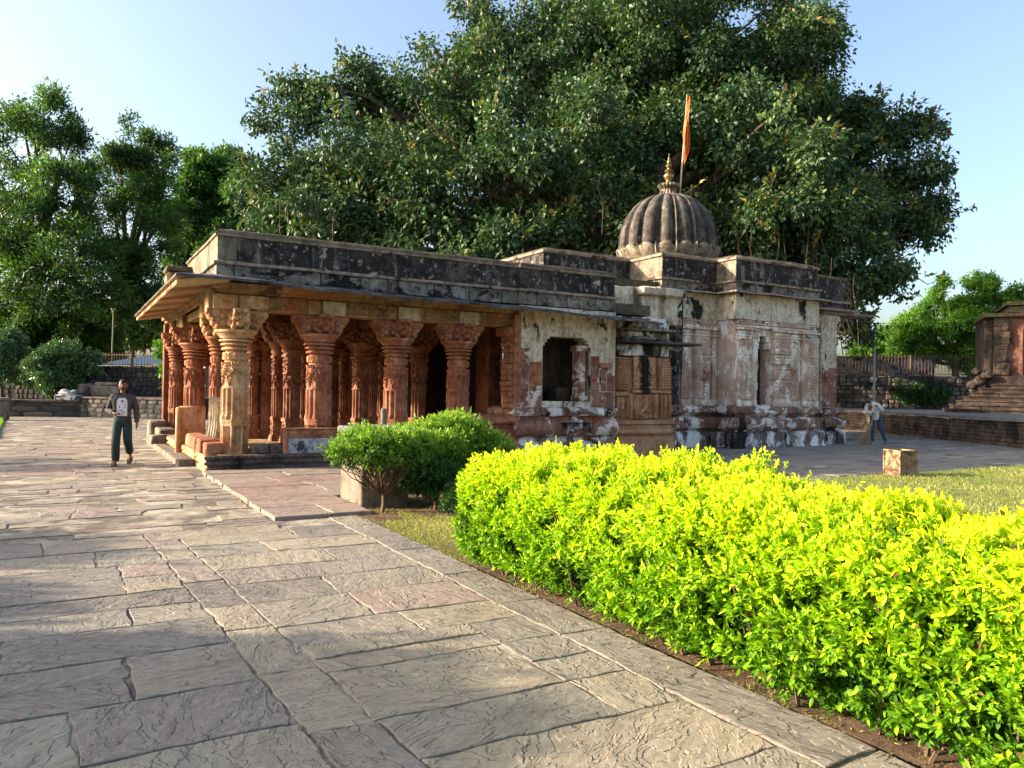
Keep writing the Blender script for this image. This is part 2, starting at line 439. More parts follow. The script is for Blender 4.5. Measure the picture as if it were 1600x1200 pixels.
t = NT('rusty_painted_tin')
_n = t.noise(5.5, 9, 0.7)
_c = t.ramp(_n, [(0.36, (0.09, 0.04, 0.025)), (0.45, (0.20, 0.10, 0.045)), (0.50, (0.34, 0.29, 0.18)), (0.70, (0.46, 0.42, 0.30))])
_c = t.mix(0.55, _c, (0.30, 0.25, 0.18), 'MULTIPLY'); _c = t.mix(t.ramp(t.noise(3, 5, 0.6, t.map(loc=(5, 5, 5))), [(0.54, 0.0), (0.62, 0.8)]), _c, (0.20, 0.08, 0.06))
M['rust'] = t.bsdf(_c, 0.7, t.bump(_n, 0.6, 0.01))

t = NT('bark'); _n = t.noise(2.5, 9, 0.7, t.map(sc=(3, 3, 0.6)))
M['bark'] = t.bsdf(t.ramp(_n, [(0.3, (0.025, 0.017, 0.012)), (0.7, (0.13, 0.095, 0.07))]), 0.95, t.bump(_n, 1.0, 0.08))
t = NT('twig'); M['twig'] = t.bsdf(t.ramp(t.noise(9), [(0.3, (0.06, 0.035, 0.02)), (0.7, (0.18, 0.12, 0.08))]), 0.95)

def leafmat(name, stops, trans=0.35, rough=0.45, spec=0.4, sat=None):
    t = NT(name)
    col = t.ramp(t.attr('c').outputs['Fac'], stops)
    b = t.new('ShaderNodeBsdfPrincipled')
    t.put(b.inputs['Base Color'], col); b.inputs['Roughness'].default_value = rough
    b.inputs['Specular IOR Level'].default_value = spec
    tr = t.new('ShaderNodeBsdfTranslucent')
    t.put(tr.inputs[0], t.mix(1.0, col, sat or (1.15, 1.25, 0.5), 'MULTIPLY'))
    mx = t.new('ShaderNodeMixShader'); mx.inputs[0].default_value = trans
    t.t.links.new(b.outputs[0], mx.inputs[1]); t.t.links.new(tr.outputs[0], mx.inputs[2])
    t.t.links.new(mx.outputs[0], t.out.inputs[0])
    return t.m
M['banyan'] = leafmat('banyan_leaf', [(0.0, (0.022, 0.050, 0.026)), (0.5, (0.052, 0.108, 0.042)), (0.8, (0.13, 0.205, 0.055)),
                                      (0.95, (0.26, 0.26, 0.04)), (1.0, (0.34, 0.13, 0.05))], 0.24, 0.48, 0.4, (1.0, 1.1, 0.6))
M['feather'] = leafmat('feathery_leaf', [(0.0, (0.02, 0.050, 0.020)), (0.5, (0.052, 0.115, 0.032)), (1.0, (0.20, 0.36, 0.035))], 0.45)
M['mango'] = leafmat('broad_tree_leaf', [(0.0, (0.03, 0.08, 0.022)), (0.6, (0.07, 0.16, 0.035)), (1.0, (0.16, 0.29, 0.05))], 0.4)
M['bright'] = leafmat('bright_tree_leaf', [(0.0, (0.05, 0.13, 0.018)), (0.6, (0.12, 0.27, 0.03)), (1.0, (0.26, 0.42, 0.045))], 0.45)
M['glossy'] = leafmat('glossy_shrub_leaf', [(0.0, (0.03, 0.075, 0.03)), (0.6, (0.07, 0.15, 0.05)), (1.0, (0.15, 0.24, 0.08))], 0.25, 0.3, 0.6)
M['shrub'] = leafmat('shrub_leaf', [(0.0, (0.045, 0.08, 0.02)), (0.45, (0.12, 0.25, 0.028)), (1.0, (0.36, 0.52, 0.06))], 0.4)
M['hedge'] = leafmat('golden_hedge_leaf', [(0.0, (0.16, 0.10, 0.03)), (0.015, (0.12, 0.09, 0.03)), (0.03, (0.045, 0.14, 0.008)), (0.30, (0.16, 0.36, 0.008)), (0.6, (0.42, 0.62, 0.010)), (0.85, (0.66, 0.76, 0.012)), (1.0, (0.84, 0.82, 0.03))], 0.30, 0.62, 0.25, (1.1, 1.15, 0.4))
M['darkleaf'] = leafmat('dark_plant_leaf', [(0.0, (0.02, 0.06, 0.015)), (1.0, (0.07, 0.17, 0.03))], 0.3)
M['grass'] = leafmat('grass_blade', [(0.0, (0.10, 0.16, 0.025)), (0.5, (0.26, 0.30, 0.06)), (1.0, (0.46, 0.42, 0.17))], 0.35, 0.7, 0.2)
M['lush'] = leafmat('lush_grass_blade', [(0.0, (0.08, 0.20, 0.01)), (1.0, (0.26, 0.44, 0.02))], 0.4, 0.7, 0.2)
M['shade_leaf'] = leafmat('dense_shrub_leaf', [(0.0, (0.02, 0.05, 0.015)), (1.0, (0.06, 0.13, 0.03))], 0.05)
M['litter'] = leafmat('fallen_leaf', [(0.0, (0.10, 0.06, 0.03)), (0.6, (0.28, 0.19, 0.09)), (1.0, (0.50, 0.42, 0.12))], 0.1, 0.8, 0.2)
t = NT('lawn_soil'); M['lawn'] = t.bsdf(t.ramp(t.noise(2.5, 9, 0.7), [(0.35, (0.10, 0.12, 0.03)), (0.65, (0.24, 0.23, 0.08))]), 0.95, t.bump(t.noise(40), 0.8, 0.03))
t = NT('lush_soil'); M['lushsoil'] = t.bsdf(t.ramp(t.noise(2.5, 9, 0.7), [(0.35, (0.06, 0.14, 0.012)), (0.65, (0.14, 0.26, 0.02))]), 0.95, t.bump(t.noise(40), 0.8, 0.03))

# flagstones: per-slab colour attribute, cleft terraces in the bump
def flagmat(name, wear, dusty):
    t = NT(name)
    a = t.attr('c'); b = t.attr('d')
    base = t.ramp(a.outputs['Fac'], [(0.0, (0.165, 0.140, 0.125)), (0.22, (0.235, 0.20, 0.165)), (0.42, (0.27, 0.235, 0.185)), (0.60, (0.35, 0.285, 0.20)), (0.76, (0.265, 0.205, 0.175)), (0.92, (0.31, 0.22, 0.18)), (1.0, (0.27, 0.17, 0.14))], 'LINEAR')
    off = t.new('ShaderNodeCombineXYZ')
    t.put(off.inputs[0], t.math('MULTIPLY', b.outputs['Fac'], 37.0)); t.put(off.inputs[1], t.math('MULTIPLY', b.outputs['Fac'], 91.0)); t.put(off.inputs[2], 0.0)
    va = t.new('ShaderNodeVectorMath', operation='ADD'); t.put(va.inputs[0], t.co); t.put(va.inputs[1], off.outputs[0])
    rotv = t.new('ShaderNodeVectorRotate'); t.put(rotv.inputs[0], va.outputs[0]); t.put(rotv.inputs['Angle'], t.math('MULTIPLY', b.outputs['Fac'], 5.0))
    v = t.map(sc=(1.0, 1.7, 1), vec=rotv.outputs[0])
    n1 = t.noise(1.3, 5, 0.55, v, 0.5)
    # terraces: several hard steps
    st = None
    for k, (p, w) in enumerate([(0.36, .22), (0.42, .2), (0.47, .22), (0.52, .2), (0.565, .2), (0.62, .2), (0.68, .22)]):
        r = t.ramp(n1, [(p, 0.0), (p+0.005, 1.0)])
        st = r if st is None else t.math('ADD', st, r)
    st = t.math('MULTIPLY', st, 0.20)
    n2 = t.noise(11, 8, 0.7, v, 0.0)
    n3 = t.noise(60, 5, 0.7)
    h = t.math('ADD', t.math('ADD', st, t.math('MULTIPLY', n2, 0.20)), t.math('MULTIPLY', n3, 0.06))
    lines = t.ramp(t.noise(2.4, 8, 0.6, t.map(sc=(0.5, 5, 1), vec=rotv.outputs[0]), 0.1), [(0.35, 0.62), (0.6, 1.0)])
    col = t.mix(0.75, base, lines, 'MULTIPLY')
    col = t.mix(t.ramp(n2, [(0.42, 0.0), (0.62, wear)]), col, t.mix(0.5, base, (0.50, 0.45, 0.36)))
    col = t.mix(t.ramp(t.noise(1.1, 9, 0.65), [(0.52, 0.0), (0.72, 0.55)]), col, dusty)
    col = t.mix(t.ramp(t.noise(0.9, 9, 0.7, t.map(loc=(9, 2, 0))), [(0.55, 0.0), (0.72, 0.6)]), col, (0.10, 0.095, 0.085))
    n4 = t.noise(1.35, 4, 0.48, t.map(sc=(1.0, 2.2, 1), vec=rotv.outputs[0]), 0.5)
    cr = None
    for p_ in (0.43, 0.56):
        r = t.ramp(n4, [(p_-0.006, 0.0), (p_, 1.0), (p_+0.0015, 0.0)])
        cr = r if cr is None else t.math('MAXIMUM', cr, r)
        h = t.math('ADD', h, t.math('MULTIPLY', t.ramp(n4, [(p_, 0.0), (p_+0.004, 1.0)]), 0.22))
    col = t.mix(t.math('MULTIPLY', cr, t.ramp(t.noise(1.3, 3), [(0.48, 0.0), (0.66, 0.38)])), col, (0.09, 0.08, 0.065))
    col = t.mix(0.35, col, t.ramp(n3, [(0.3, 0.45), (0.7, 1.0)]), 'MULTIPLY')
    return t.bsdf(col, t.ramp(n2, [(0.3, 0.62), (0.7, 0.85)]), t.bump(h, 0.95, 0.05), spec=0.3)
M['flagstone'] = flagmat('grey_flagstone', 0.55, (0.32, 0.30, 0.25))
M['pinkflag'] = flagmat('worn_flagstone', 0.4, (0.34, 0.28, 0.22))
t = NT('mortar'); _n = t.noise(30, 8, 0.7)
M['mortar'] = t.bsdf(t.mix(t.ramp(t.noise(1.3, 8, 0.7), [(0.4, 0.0), (0.55, 1.0)]), (0.42, 0.37, 0.29), t.ramp(_n, [(0.3, (0.06, 0.05, 0.04)), (0.7, (0.20, 0.165, 0.13))])), 0.95, t.bump(_n, 1.0, 0.03))
t = NT('terrain_dirt'); M['dirt'] = t.bsdf(t.ramp(t.noise(0.15, 9, 0.7), [(0.35, (0.10, 0.10, 0.045)), (0.65, (0.22, 0.18, 0.10))]), 0.95)
t = NT('rubble_stone'); _n = t.noise(5, 7, 0.7)
M['rubstone'] = t.bsdf(t.mix(0.6, t.ramp(t.attr('c').outputs['Fac'], [(0.0, (0.05, 0.048, 0.046)), (0.5, (0.13, 0.115, 0.10)), (0.8, (0.24, 0.20, 0.155)), (1.0, (0.42, 0.35, 0.26))]), t.ramp(_n, [(0.3, 0.4), (0.7, 1.0)]), 'MULTIPLY'), 0.9, t.bump(_n, 0.8, 0.05))

# ------------------------------------------------------------------ foliage
def unit(a):
    return a/(np.linalg.norm(a, axis=-1, keepdims=True)+1e-9)

def leaves(name, P, D, N, L, W, c, mat, parent=None, world=True, six=False, fold=0.18):
    n = len(P)
    L = np.broadcast_to(L, (n,)).reshape(-1, 1); W = np.broadcast_to(W, (n,)).reshape(-1, 1)
    S = unit(np.cross(D, N)); N = np.cross(S, D)
    if six:
        V = np.stack([P, P+D*L*0.30+S*W*0.46+N*W*fold, P+D*L*0.68+S*W*0.40+N*W*fold*0.8, P+D*L-N*W*0.1,
                      P+D*L*0.68-S*W*0.40+N*W*fold*0.8, P+D*L*0.30-S*W*0.46+N*W*fold], 1)
        k = 6
        T = np.array([[0, 1, 2, 3], [0, 3, 4, 5]])
    else:
        V = np.stack([P, P+D*L*0.42+S*W*0.5+N*W*fold, P+D*L, P+D*L*0.42-S*W*0.5+N*W*fold], 1)
        k = 4
        T = np.array([[0, 1, 2], [0, 2, 3]])
    me = bpy.data.meshes.new(name)
    me.vertices.add(n*k)
    me.vertices.foreach_set('co', V.reshape(-1).astype(np.float32))
    fl = T.shape[1]
    idx = (np.arange(n)[:, None, None]*k + T[None]).reshape(-1)
    me.loops.add(len(idx)); me.loops.foreach_set('vertex_index', idx.astype(np.int32))
    nf = n*len(T)
    me.polygons.add(nf)
    me.polygons.foreach_set('loop_start', (np.arange(nf)*fl).astype(np.int32))
    at_ = me.attributes.new('c', 'FLOAT', 'POINT')
    at_.data.foreach_set('value', np.repeat(np.clip(c, 0, 1), k).astype(np.float32))
    me.update(calc_edges=True)
    return link(me, name, mat, parent, world)

def crown_pts(clumps, n_sprig, per, rad_lo=0.5, rad_hi=1.05, spread=0.9, droop=0.25, sprig=0.25, flat_up=0.3, cvar=0.25, seed=1):
    """clumps: rows of (x, y, z, rx, ry, rz). Returns leaf bases, axes, normals, colour values"""
    g = np.random.default_rng(seed)
    C = np.array(clumps, float)
    w = (C[:, 3]*C[:, 5]); w /= w.sum()
    ci = g.choice(len(C), n_sprig, p=w)
    d = unit(g.normal(size=(n_sprig, 3)))
    rr = g.uniform(rad_lo, rad_hi, (n_sprig, 1))+np.abs(g.normal(0, 0.16, (n_sprig, 1)))*(g.random((n_sprig, 1)) < 0.5)
    wob = 1+0.22*np.sin(d[:, :1]*5+ci[:, None])*np.cos(d[:, 2:]*4+ci[:, None]*1.7)
    Pc = C[ci, :3] + d*C[ci, 3:]*rr*wob
    cc = g.uniform(-cvar, cvar, len(C))[ci] + g.normal(0, 0.10, n_sprig)
    P = np.repeat(Pc, per, 0) + g.normal(0, sprig*0.45, (n_sprig*per, 3))
    O = np.repeat(d, per, 0)
    D = unit(O*0.7 + g.normal(0, spread, P.shape)*0.6 + np.array([0, 0, -droop]))
    N = unit(g.normal(0, 0.7, P.shape) + np.array([0, 0, 0.6+flat_up]) + O*0.5)
    c = 0.42 + np.repeat(cc, per) + g.normal(0, 0.10, len(P)) + 0.10*O[:, 2]
    return P, D, N, c

def subclumps(lobes, k, shrink=(0.35, 0.6), seed=2, low=-0.75):
    """break each lobe (x,y,z,r) into k smaller clumps scattered over its surface and inside"""
    g = np.random.default_rng(seed); out = []
    for (x, y, z, r) in lobes:
        for i in range(k):
            d = unit(g.normal(size=3))
            if d[2] < low: d[2] = -d[2]
            q = g.uniform(*shrink)*r
            rr = (r-q*0.5)*g.uniform(0.35, 1.18)
            out.append((x+d[0]*rr, y+d[1]*rr, z+d[2]*rr, q*g.uniform(0.85, 1.25), q*g.uniform(0.85, 1.25), q*g.uniform(0.6, 0.95)))
    return out

def limb(mb, a, b, ra, rb, bend=0.12, n=7, seed=0, sides=8):
    g = np.random.default_rng(seed)
    a = np.array(a, float); b = np.array(b, float)
    L = np.linalg.norm(b-a); off = g.normal(0, bend*L, 3); off2 = g.normal(0, bend*L*0.35, 3)
    pts = []; rad = []
    for i in range(n):
        u = i/(n-1)
        pts.append(a+(b-a)*u + off*math.sin(math.pi*u) + off2*math.sin(2*math.pi*u))
        rad.append(ra+(rb-ra)*u)
    mb.tube(pts, rad, sides)
    return pts

def px_lobes(rows, d0):
    """rows (photo x, photo y, radius px, extra depth m) -> world lobes at true distance"""
    out = []
    for (x, y, r, dd) in rows:
        d = d0+dd; p = at(x, d, y)
        out.append((p[0], p[1], p[2], r*d/FPX))
    return out

def tree(name, label, base, lobes, mat, k, n_sprig, per, L, W, trunk_r, seed, group=None, rad_lo=0.4, trunks=None,
         droop=0.25, sprig=0.5, fork=0.35, shrink=(0.3, 0.5), extra=None, twigs=2, cat='tree'):
    root = empty(name, tuple(base), label, cat, group)
    cl = subclumps(lobes, k, shrink, seed)
    P, D, N, c = crown_pts(cl, n_sprig, per, rad_lo=rad_lo, sprig=sprig, droop=droop, seed=seed+1)
    g = np.random.default_rng(seed+5)
    keep = P[:, 2] > base[2]+0.15
    P, D, N, c = P[keep], D[keep], N[keep], c[keep]
    leaves('crown', P, D, N, L*g.uniform(0.65, 1.25, len(P)), W*g.uniform(0.7, 1.2, len(P)), c, mat, root)
    mb = MB()
    z1 = max(l[2] for l in lobes); zf = base[2]+(z1-base[2])*fork
    for ti, (dx, dy) in enumerate(trunks or [(0, 0)]):
        b = np.array([base[0]+dx, base[1]+dy, base[2]-0.2])
        cx = np.mean([l[0] for l in lobes]); cy = np.mean([l[1] for l in lobes])
        top = np.array([base[0]*0.7+cx*0.3+dx*0.7, base[1]*0.7+cy*0.3+dy*0.7, zf])
        limb(mb, b, top, trunk_r*1.25, trunk_r*0.8, 0.03, 7, seed+ti, 12)
        for i, l in enumerate(lobes):
            if trunks and i % len(trunks) != ti: continue
            tp = limb(mb, top, l[:3], trunk_r*0.6, trunk_r*0.12, 0.035, 8, seed*7+i, 8)
            for j in range(twigs):
                q = cl[(i*k+j) % len(cl)]
                limb(mb, tp[5], q[:3], trunk_r*0.18, trunk_r*0.04, 0.05, 5, seed*3+i*5+j, 5)
    mb.build('trunk', M['bark'], root, True, smooth=60)
    return root, cl

# --- the great banyan behind the shrine
BD = 42.0
rows = [(470, 190, 78, 1), (455, 300, 88, -2), (560, 150, 62, 2), (560, 250, 100, -2), (520, 350, 80, -4), (620, 330, 90, -4), (610, 190, 70, 3),
        (405, 330, 38, 0), (455, 145, 30, 1),
        (720, 110, 78, 2), (700, 210, 110, 0), (760, 300, 110, -5), (850, 230, 125, -4), (860, 60, 80, 3), (780, 70, 60, 2), (830, 370, 90, -5), (740, 25, 45, 4),
        (930, 120, 120, 0), (960, -10, 100, 4), (1010, 60, 140, 1), (1120, 20, 110, 2), (1130, 130, 130, -2), (1200, 90, 110, 0), (1240, 60, 62, 1), (1262, 140, 52, 0),
        (950, 300, 100, -4), (1070, 230, 120, -1), (1180, 240, 110, -4), (1190, 350, 95, -4), (1240, 300, 100, -5), (1290, 240, 75, 0),
        (1310, 330, 85, -3), (1340, 250, 70, 1), (1390, 215, 52, 2), (1435, 207, 42, 1), (1390, 310, 80, 0), (1450, 275, 42, 0),
        (1420, 370, 68, -1), (1455, 335, 30, 0), (1340, 420, 72, -3), (1385, 435, 42, -2), (1320, 490, 36, -2), (1345, 520, 26, -2),
        (1260, 400, 75, -4), (1335, 180, 40, 1), (1360, 175, 25, 1), (1120, 350, 80, -2), (1330, 350, 80, -2),
        (520, 300, 110, 10), (680, 250, 140, 11), (820, 180, 140, 12), (980, 120, 150, 12), (1120, 180, 140, 11), (1230, 250, 120, 9), (1300, 330, 100, 8), (600, 380, 90, 9), (800, 350, 120, 12), (960, 330, 120, 12), (1120, 350, 120, 12), (1240, 420, 90, 8), (1000, 430, 100, 14),
        (430, 375, 50, -3), (500, 395, 60, -3), (590, 405, 70, -4), (680, 400, 70, -5), (760, 415, 70, -5), (850, 430, 80, -4), (940, 420, 80, -4), (1050, 420, 90, -3), (1170, 430, 90, -3), (1130, 490, 80, 0), (1250, 480, 60, -1), (780, 480, 80, 0), (950, 500, 90, 2)]
lob = px_lobes(rows, BD)
bb = at(1000, 45); bb[2] = 0.0
root, bcl = tree('banyan_tree', 'huge dark green banyan tree spreading behind and above the domed shrine', bb, lob, M['banyan'], 15, 92000, 5, 0.30, 0.165,
                 0.85, 11, rad_lo=0.35, trunks=[(0, 0), (1.6, 0.6), (-1.5, 1.0), (-9, -3), (8, -4), (4, 1.5), (-4, 2)], droop=0.45, sprig=0.42, fork=0.38, shrink=(0.18, 0.40))
# leggy sprays that break the outline, and hanging aerial roots
g = np.random.default_rng(31)
C = np.array(bcl)
mb = MB(); LP = []; LD = []
for i in range(900):
    q = C[g.integers(len(C))]
    d = unit(g.normal(size=3) + np.array([0.0, -0.15, 0.55]))
    s0 = q[:3]+d*q[3:]*0.8; ln = g.uniform(0.5, 1.7)
    s1 = s0+d*ln*0.6; s2 = s0+unit(d+np.array([0, 0, g.uniform(-0.1, 0.6)]))*ln
    mb.tube([s0, s1, s2], [0.03, 0.02, 0.01], 4, cap=False)
    for j in range(12):
        u = 0.3+0.7*j/11; p = s0+(s2-s0)*u
        LP.append(p); LD.append(unit(g.normal(size=3)+d*0.5))
LP = np.array(LP); LD = np.array(LD)
leaves('new_shoots', LP, LD, unit(g.normal(0, .6, LP.shape)+np.array([0, 0, 1])), 0.33, 0.18, g.uniform(0.45, 1.02, len(LP)), M['banyan'], root)
setp(mb.build('shoot_twigs', M['bark'], root, True), kind='stuff')
mb = MB()
for i in range(190):
    px = g.uniform(420, 1350); d = BD+g.uniform(-7, 2)
    top = at(px, d, g.uniform(270, 400))
    ln = g.uniform(1.5, 5.5)
    p = [top]
    for j in range(4):
        p.append(p[-1]+np.array([g.normal(0, 0.14), g.normal(0, 0.14), -ln/4]))
    mb.tube(p, g.uniform(0.012, 0.035), 4, cap=False)
for i in range(18):
    px = g.uniform(1290, 1345); d = BD-g.uniform(4, 8); top = at(px, d, g.uniform(390, 440))
    p = [top]
    for j in range(5): p.append(p[-1]+np.array([g.normal(0, 0.16), g.normal(0, 0.16), -g.uniform(0.4, 0.9)]))
    mb.tube(p, g.uniform(0.008, 0.018), 4, cap=False)
setp(mb.build('aerial_roots', M['bark'], root, True), kind='stuff')

# --- trees on the left
def ptree(name, label, px, d, rows, **k):
    b = at(px, d); b[2] = 0.0
    return tree(name, label, b, px_lobes(rows, d), **k)
ptree('feathery_tree', 'tallest feathery tree at the left edge with a dark straight trunk', 45, 56,
      [(70, 190, 55, 0), (115, 215, 45, 1), (40, 215, 50, 1), (0, 280, 60, 0), (95, 285, 62, -2), (30, 340, 60, -2), (135, 290, 40, -1), (90, 380, 70, -2),
       (20, 430, 80, -3), (120, 440, 75, -3), (-30, 360, 70, 1), (60, 490, 70, -2), (160, 470, 55, -3), (10, 500, 60, 0)],
      mat=M['feather'], k=16, n_sprig=9500, per=6, L=0.38, W=0.12, trunk_r=0.55, seed=21, rad_lo=0.2, sprig=0.5, fork=0.5, droop=0.05, shrink=(0.14, 0.36))
ptree('feathery_tree', 'second feathery tree, with an angled bough, left of the round-crowned tree', 185, 60,
      [(215, 235, 48, 0), (185, 250, 40, 1), (235, 280, 48, 0), (180, 320, 40, -1), (225, 335, 58, -1), (260, 330, 35, 0), (175, 400, 50, -2), (235, 400, 45, -2),
       (200, 460, 60, -3), (240, 470, 32, -1)],
      mat=M['feather'], k=16, n_sprig=6500, per=6, L=0.38, W=0.12, trunk_r=0.5, seed=22, rad_lo=0.2, sprig=0.5, fork=0.45, droop=0.05, shrink=(0.14, 0.36))
ptree('round_crowned_tree', 'round-crowned lighter green tree just left of the banyan', 335, 70,
      [(325, 270, 42, 0), (370, 275, 38, 2), (300, 290, 30, -1), (340, 330, 60, 0), (385, 340, 40, 1), (290, 355, 42, -1), (330, 390, 55, -2), (280, 420, 35, -2),
       (265, 480, 30, 0), (350, 450, 60, 2)],
      mat=M['mango'], k=14, n_sprig=12000, per=6, L=0.42, W=0.17, trunk_r=0.5, seed=23, rad_lo=0.4, sprig=0.5, fork=0.5, shrink=(0.18, 0.36))
ptree('small_tree', 'small bright tree seen past the outer corner of the colonnade', 262, 40,
      [(262, 545, 15, 0), (268, 575, 14, 0), (264, 600, 10, 0)], mat=M['bright'], k=7, n_sprig=500, per=6, L=0.24, W=0.1, trunk_r=0.08, seed=24, sprig=0.2, fork=0.6)
ptree('distant_tree', 'hazy blue-green tree far beyond the tin shed', 215, 105,
      [(190, 500, 40, 0), (240, 510, 42, 0), (150, 510, 40, 0), (280, 520, 40, 3)], mat=M['feather'], k=7, n_sprig=3500, per=5, L=0.75, W=0.35, trunk_r=0.4, seed=25, sprig=0.8)
ptree('glossy_shrub', 'rounded glossy shrub with pale lit leaves above the low stone wall', 100, 40,
      [(95, 560, 34, 0), (60, 575, 26, -1), (130, 568, 26, 0), (85, 600, 24, -1), (118, 602, 24, 0), (62, 600, 20, 0), (45, 580, 16, 0), (100, 618, 20, 0), (142, 588, 14, 0)], mat=M['glossy'], k=8, n_sprig=3600, per=6, L=0.17, W=0.075,
      trunk_r=0.09, seed=26, rad_lo=0.6, sprig=0.16, fork=0.45, cat='shrub')
ptree('glossy_shrub', 'dark shrub cut off by the left edge of the picture', 0, 40,
      [(5, 545, 30, 0), (-25, 560, 34, 0), (8, 580, 26, 0), (30, 560, 16, 1)], mat=M['glossy'], k=8, n_sprig=2500, per=6, L=0.17, W=0.075,
      trunk_r=0.09, seed=27, rad_lo=0.6, sprig=0.16, fork=0.45, cat='shrub')
ptree('understorey_thicket', 'dark thicket filling the gap under the left trees', 100, 54,
      [(20, 540, 45, 0), (80, 530, 40, 2), (140, 535, 45, 3), (60, 580, 30, 0), (110, 575, 28, 0)], mat=M['darkleaf'], k=8, n_sprig=5000, per=6, L=0.35, W=0.14,
      trunk_r=0.12, seed=28, sprig=0.4, cat='thicket')
# --- trees on the right
ptree('bright_tree', 'bright green leafy tree behind the iron fence, beside the ruined gateway', 1490, 62,
      [(1540, 460, 26, 0), (1500, 480, 30, 0), (1460, 475, 24, 1), (1560, 485, 26, 2), (1430, 520, 32, 0), (1480, 520, 38, -1), (1530, 520, 36, -1), (1575, 470, 16, 1),
       (1500, 560, 34, 0), (1450, 555, 30, 0), (1545, 560, 34, 0), (1580, 545, 30, 0), (1410, 560, 22, 0), (1475, 445, 12, 0), (1520, 440, 14, 0)],
      mat=M['bright'], k=14, n_sprig=9500, per=6, L=0.30, W=0.12, trunk_r=0.3, seed=29, rad_lo=0.35, sprig=0.35, fork=0.4, shrink=(0.16, 0.34))
ptree('bright_tree', 'low bright green tree seen under the right side of the banyan', 1375, 66,
      [(1400, 525, 34, 0), (1370, 540, 28, 0), (1350, 550, 22, -2), (1420, 555, 30, 0), (1440, 500, 20, 3)],
      mat=M['bright'], k=14, n_sprig=5200, per=6, L=0.32, W=0.13, trunk_r=0.25, seed=30, rad_lo=0.35, sprig=0.4, fork=0.4, shrink=(0.16, 0.34))
ptree('bright_tree', 'bright green tree rising behind the ruined gateway at the right edge', 1620, 60,
      [(1600, 460, 20, 0), (1640, 480, 50, 0), (1680, 500, 60, 0)], mat=M['bright'], k=8, n_sprig=2500, per=6, L=0.30, W=0.12, trunk_r=0.3, seed=33, sprig=0.35)
# --- shrubs added unseen left of the frame to throw shade on the paving
def shade_tree(x, y, top, ry, seed, label, n=3200):
    g = np.random.default_rng(seed)
    lobes = []
    m_ = max(2, int(ry*2/0.7)+1)
    for i in range(m_):
        yy = y-ry+2*ry*i/(m_-1)
        e = 0.45*abs(2*i/(m_-1)-1)**2
        for z in (0.9, 1.7, top-1.3, top-0.62-e):
            lobes.append((x+g.normal(0, 0.15), yy+g.normal(0, 0.1), z+g.uniform(-0.1, 0.1), 0.64))
    tree('unseen_shade_shrub', label, np.array([x, y, 0.0]), lobes, M['shade_leaf'], 7, n, 6, 0.25, 0.14, 0.12, seed, rad_lo=0.2, sprig=0.2, fork=0.3, cat='shrub', shrink=(0.3, 0.5))
shade_tree(-8.6, 9.15, 3.75, 1.15, 51, 'unseen tall dense shrub added on the left lawn to cast shade, level with the yellow hedge')
shade_tree(-8.6, 6.3, 4.0, 2.4, 52, 'unseen tall dense shrub added on the left lawn to cast shade, closest to the viewer', 6500)
shade_tree(-8.6, 12.7, 3.6, 0.7, 54, 'unseen tall slim shrub added on the left lawn to cast shade, level with the stone pedestal', 1700)
shade_tree(-9.5, 22.0, 4.2, 0.8, 53, 'unseen tall slim shrub added on the left lawn to cast shade, level with the pillared hall', 1500)

# --- young planting round the stone pedestal
def bush(name, label, cx, cy, z0, z1, rx, ry, n, mat, stems, seed, L=0.062, W=0.019):
    root = empty(name, (cx, cy, 0.0), label, 'shrub')
    g = np.random.default_rng(seed)
    cl = []
    zc = (z0+z1)/2; rz = (z1-z0)/2
    for i in range(30):
        d = unit(g.normal(size=3))
        if d[2] < -0.5: d[2] = -d[2]*0.3
        cl.append((cx+d[0]*rx*0.68, cy+d[1]*ry*0.68, zc+d[2]*rz*0.62, rx*0.36, ry*0.36, rz*0.42))
    P, D, N, c = crown_pts(cl, n, 7, rad_lo=0.5, sprig=0.045, droop=-0.35, spread=0.8, seed=seed, cvar=0.15)
    P = P+0.05*fbm(P, 9.0)[:, None]*np.array([1, 1, 0.6]); c = c+0.25*(P[:, 2]-zc)/rz+g.normal(0, 0.12, len(P))
    leaves('foliage', P, D, N, L*g.uniform(0.6, 1.3, len(P)), W*g.uniform(0.7, 1.2, len(P)), c, mat, root, six=True)
    mb = MB()
    fk = [cx+g.normal(0, .02), cy, z0*0.35+0.05]
    mb.tube([(cx, cy, -0.05), (cx+0.02, cy, z0*0.2), fk], [0.035, 0.028, 0.024], 7)
    for i in range(stems):
        q = cl[g.integers(len(cl))]
        limb(mb, fk, q[:3], 0.013, 0.004, 0.07, 6, seed+i, 5)
        limb(mb, (fk[0], fk[1], fk[2]+0.02), (q[0]+g.normal(0, .1), q[1], z0+0.1), 0.009, 0.004, 0.08, 5, seed+i+50, 5)
    mb.build('stems', M['twig'], root, True)
    return root
bush('trimmed_shrub', 'trimmed light green shrub with bare forked stems in front of the stone pedestal', 3.60, 9.55, 0.50, 1.14, 0.74, 0.50, 3000, M['shrub'], 26, 61)
bush('trimmed_shrub', 'larger light green shrub between the stone pedestal and the yellow hedge', 4.80, 10.0, 0.22, 1.24, 0.78, 0.58, 4600, M['shrub'], 26, 62)
bush('leafy_plant', 'dark green leafy plant low beneath the larger shrub', 4.30, 9.45, 0.12, 0.62, 0.40, 0.30, 1100, M['darkleaf'], 8, 63, 0.08, 0.05)
bush('leafy_plant', 'low grey-green plant against the near end of the yellow hedge', 4.35, 8.75, 0.03, 0.42, 0.28, 0.25, 800, M['darkleaf'], 6, 64, 0.05, 0.02)
bush('trimmed_shrub', 'small shrub with flower spikes just behind the left top of the yellow hedge', 5.42, 9.7, 0.45, 0.98, 0.28, 0.28, 700, M['shrub'], 8, 65)
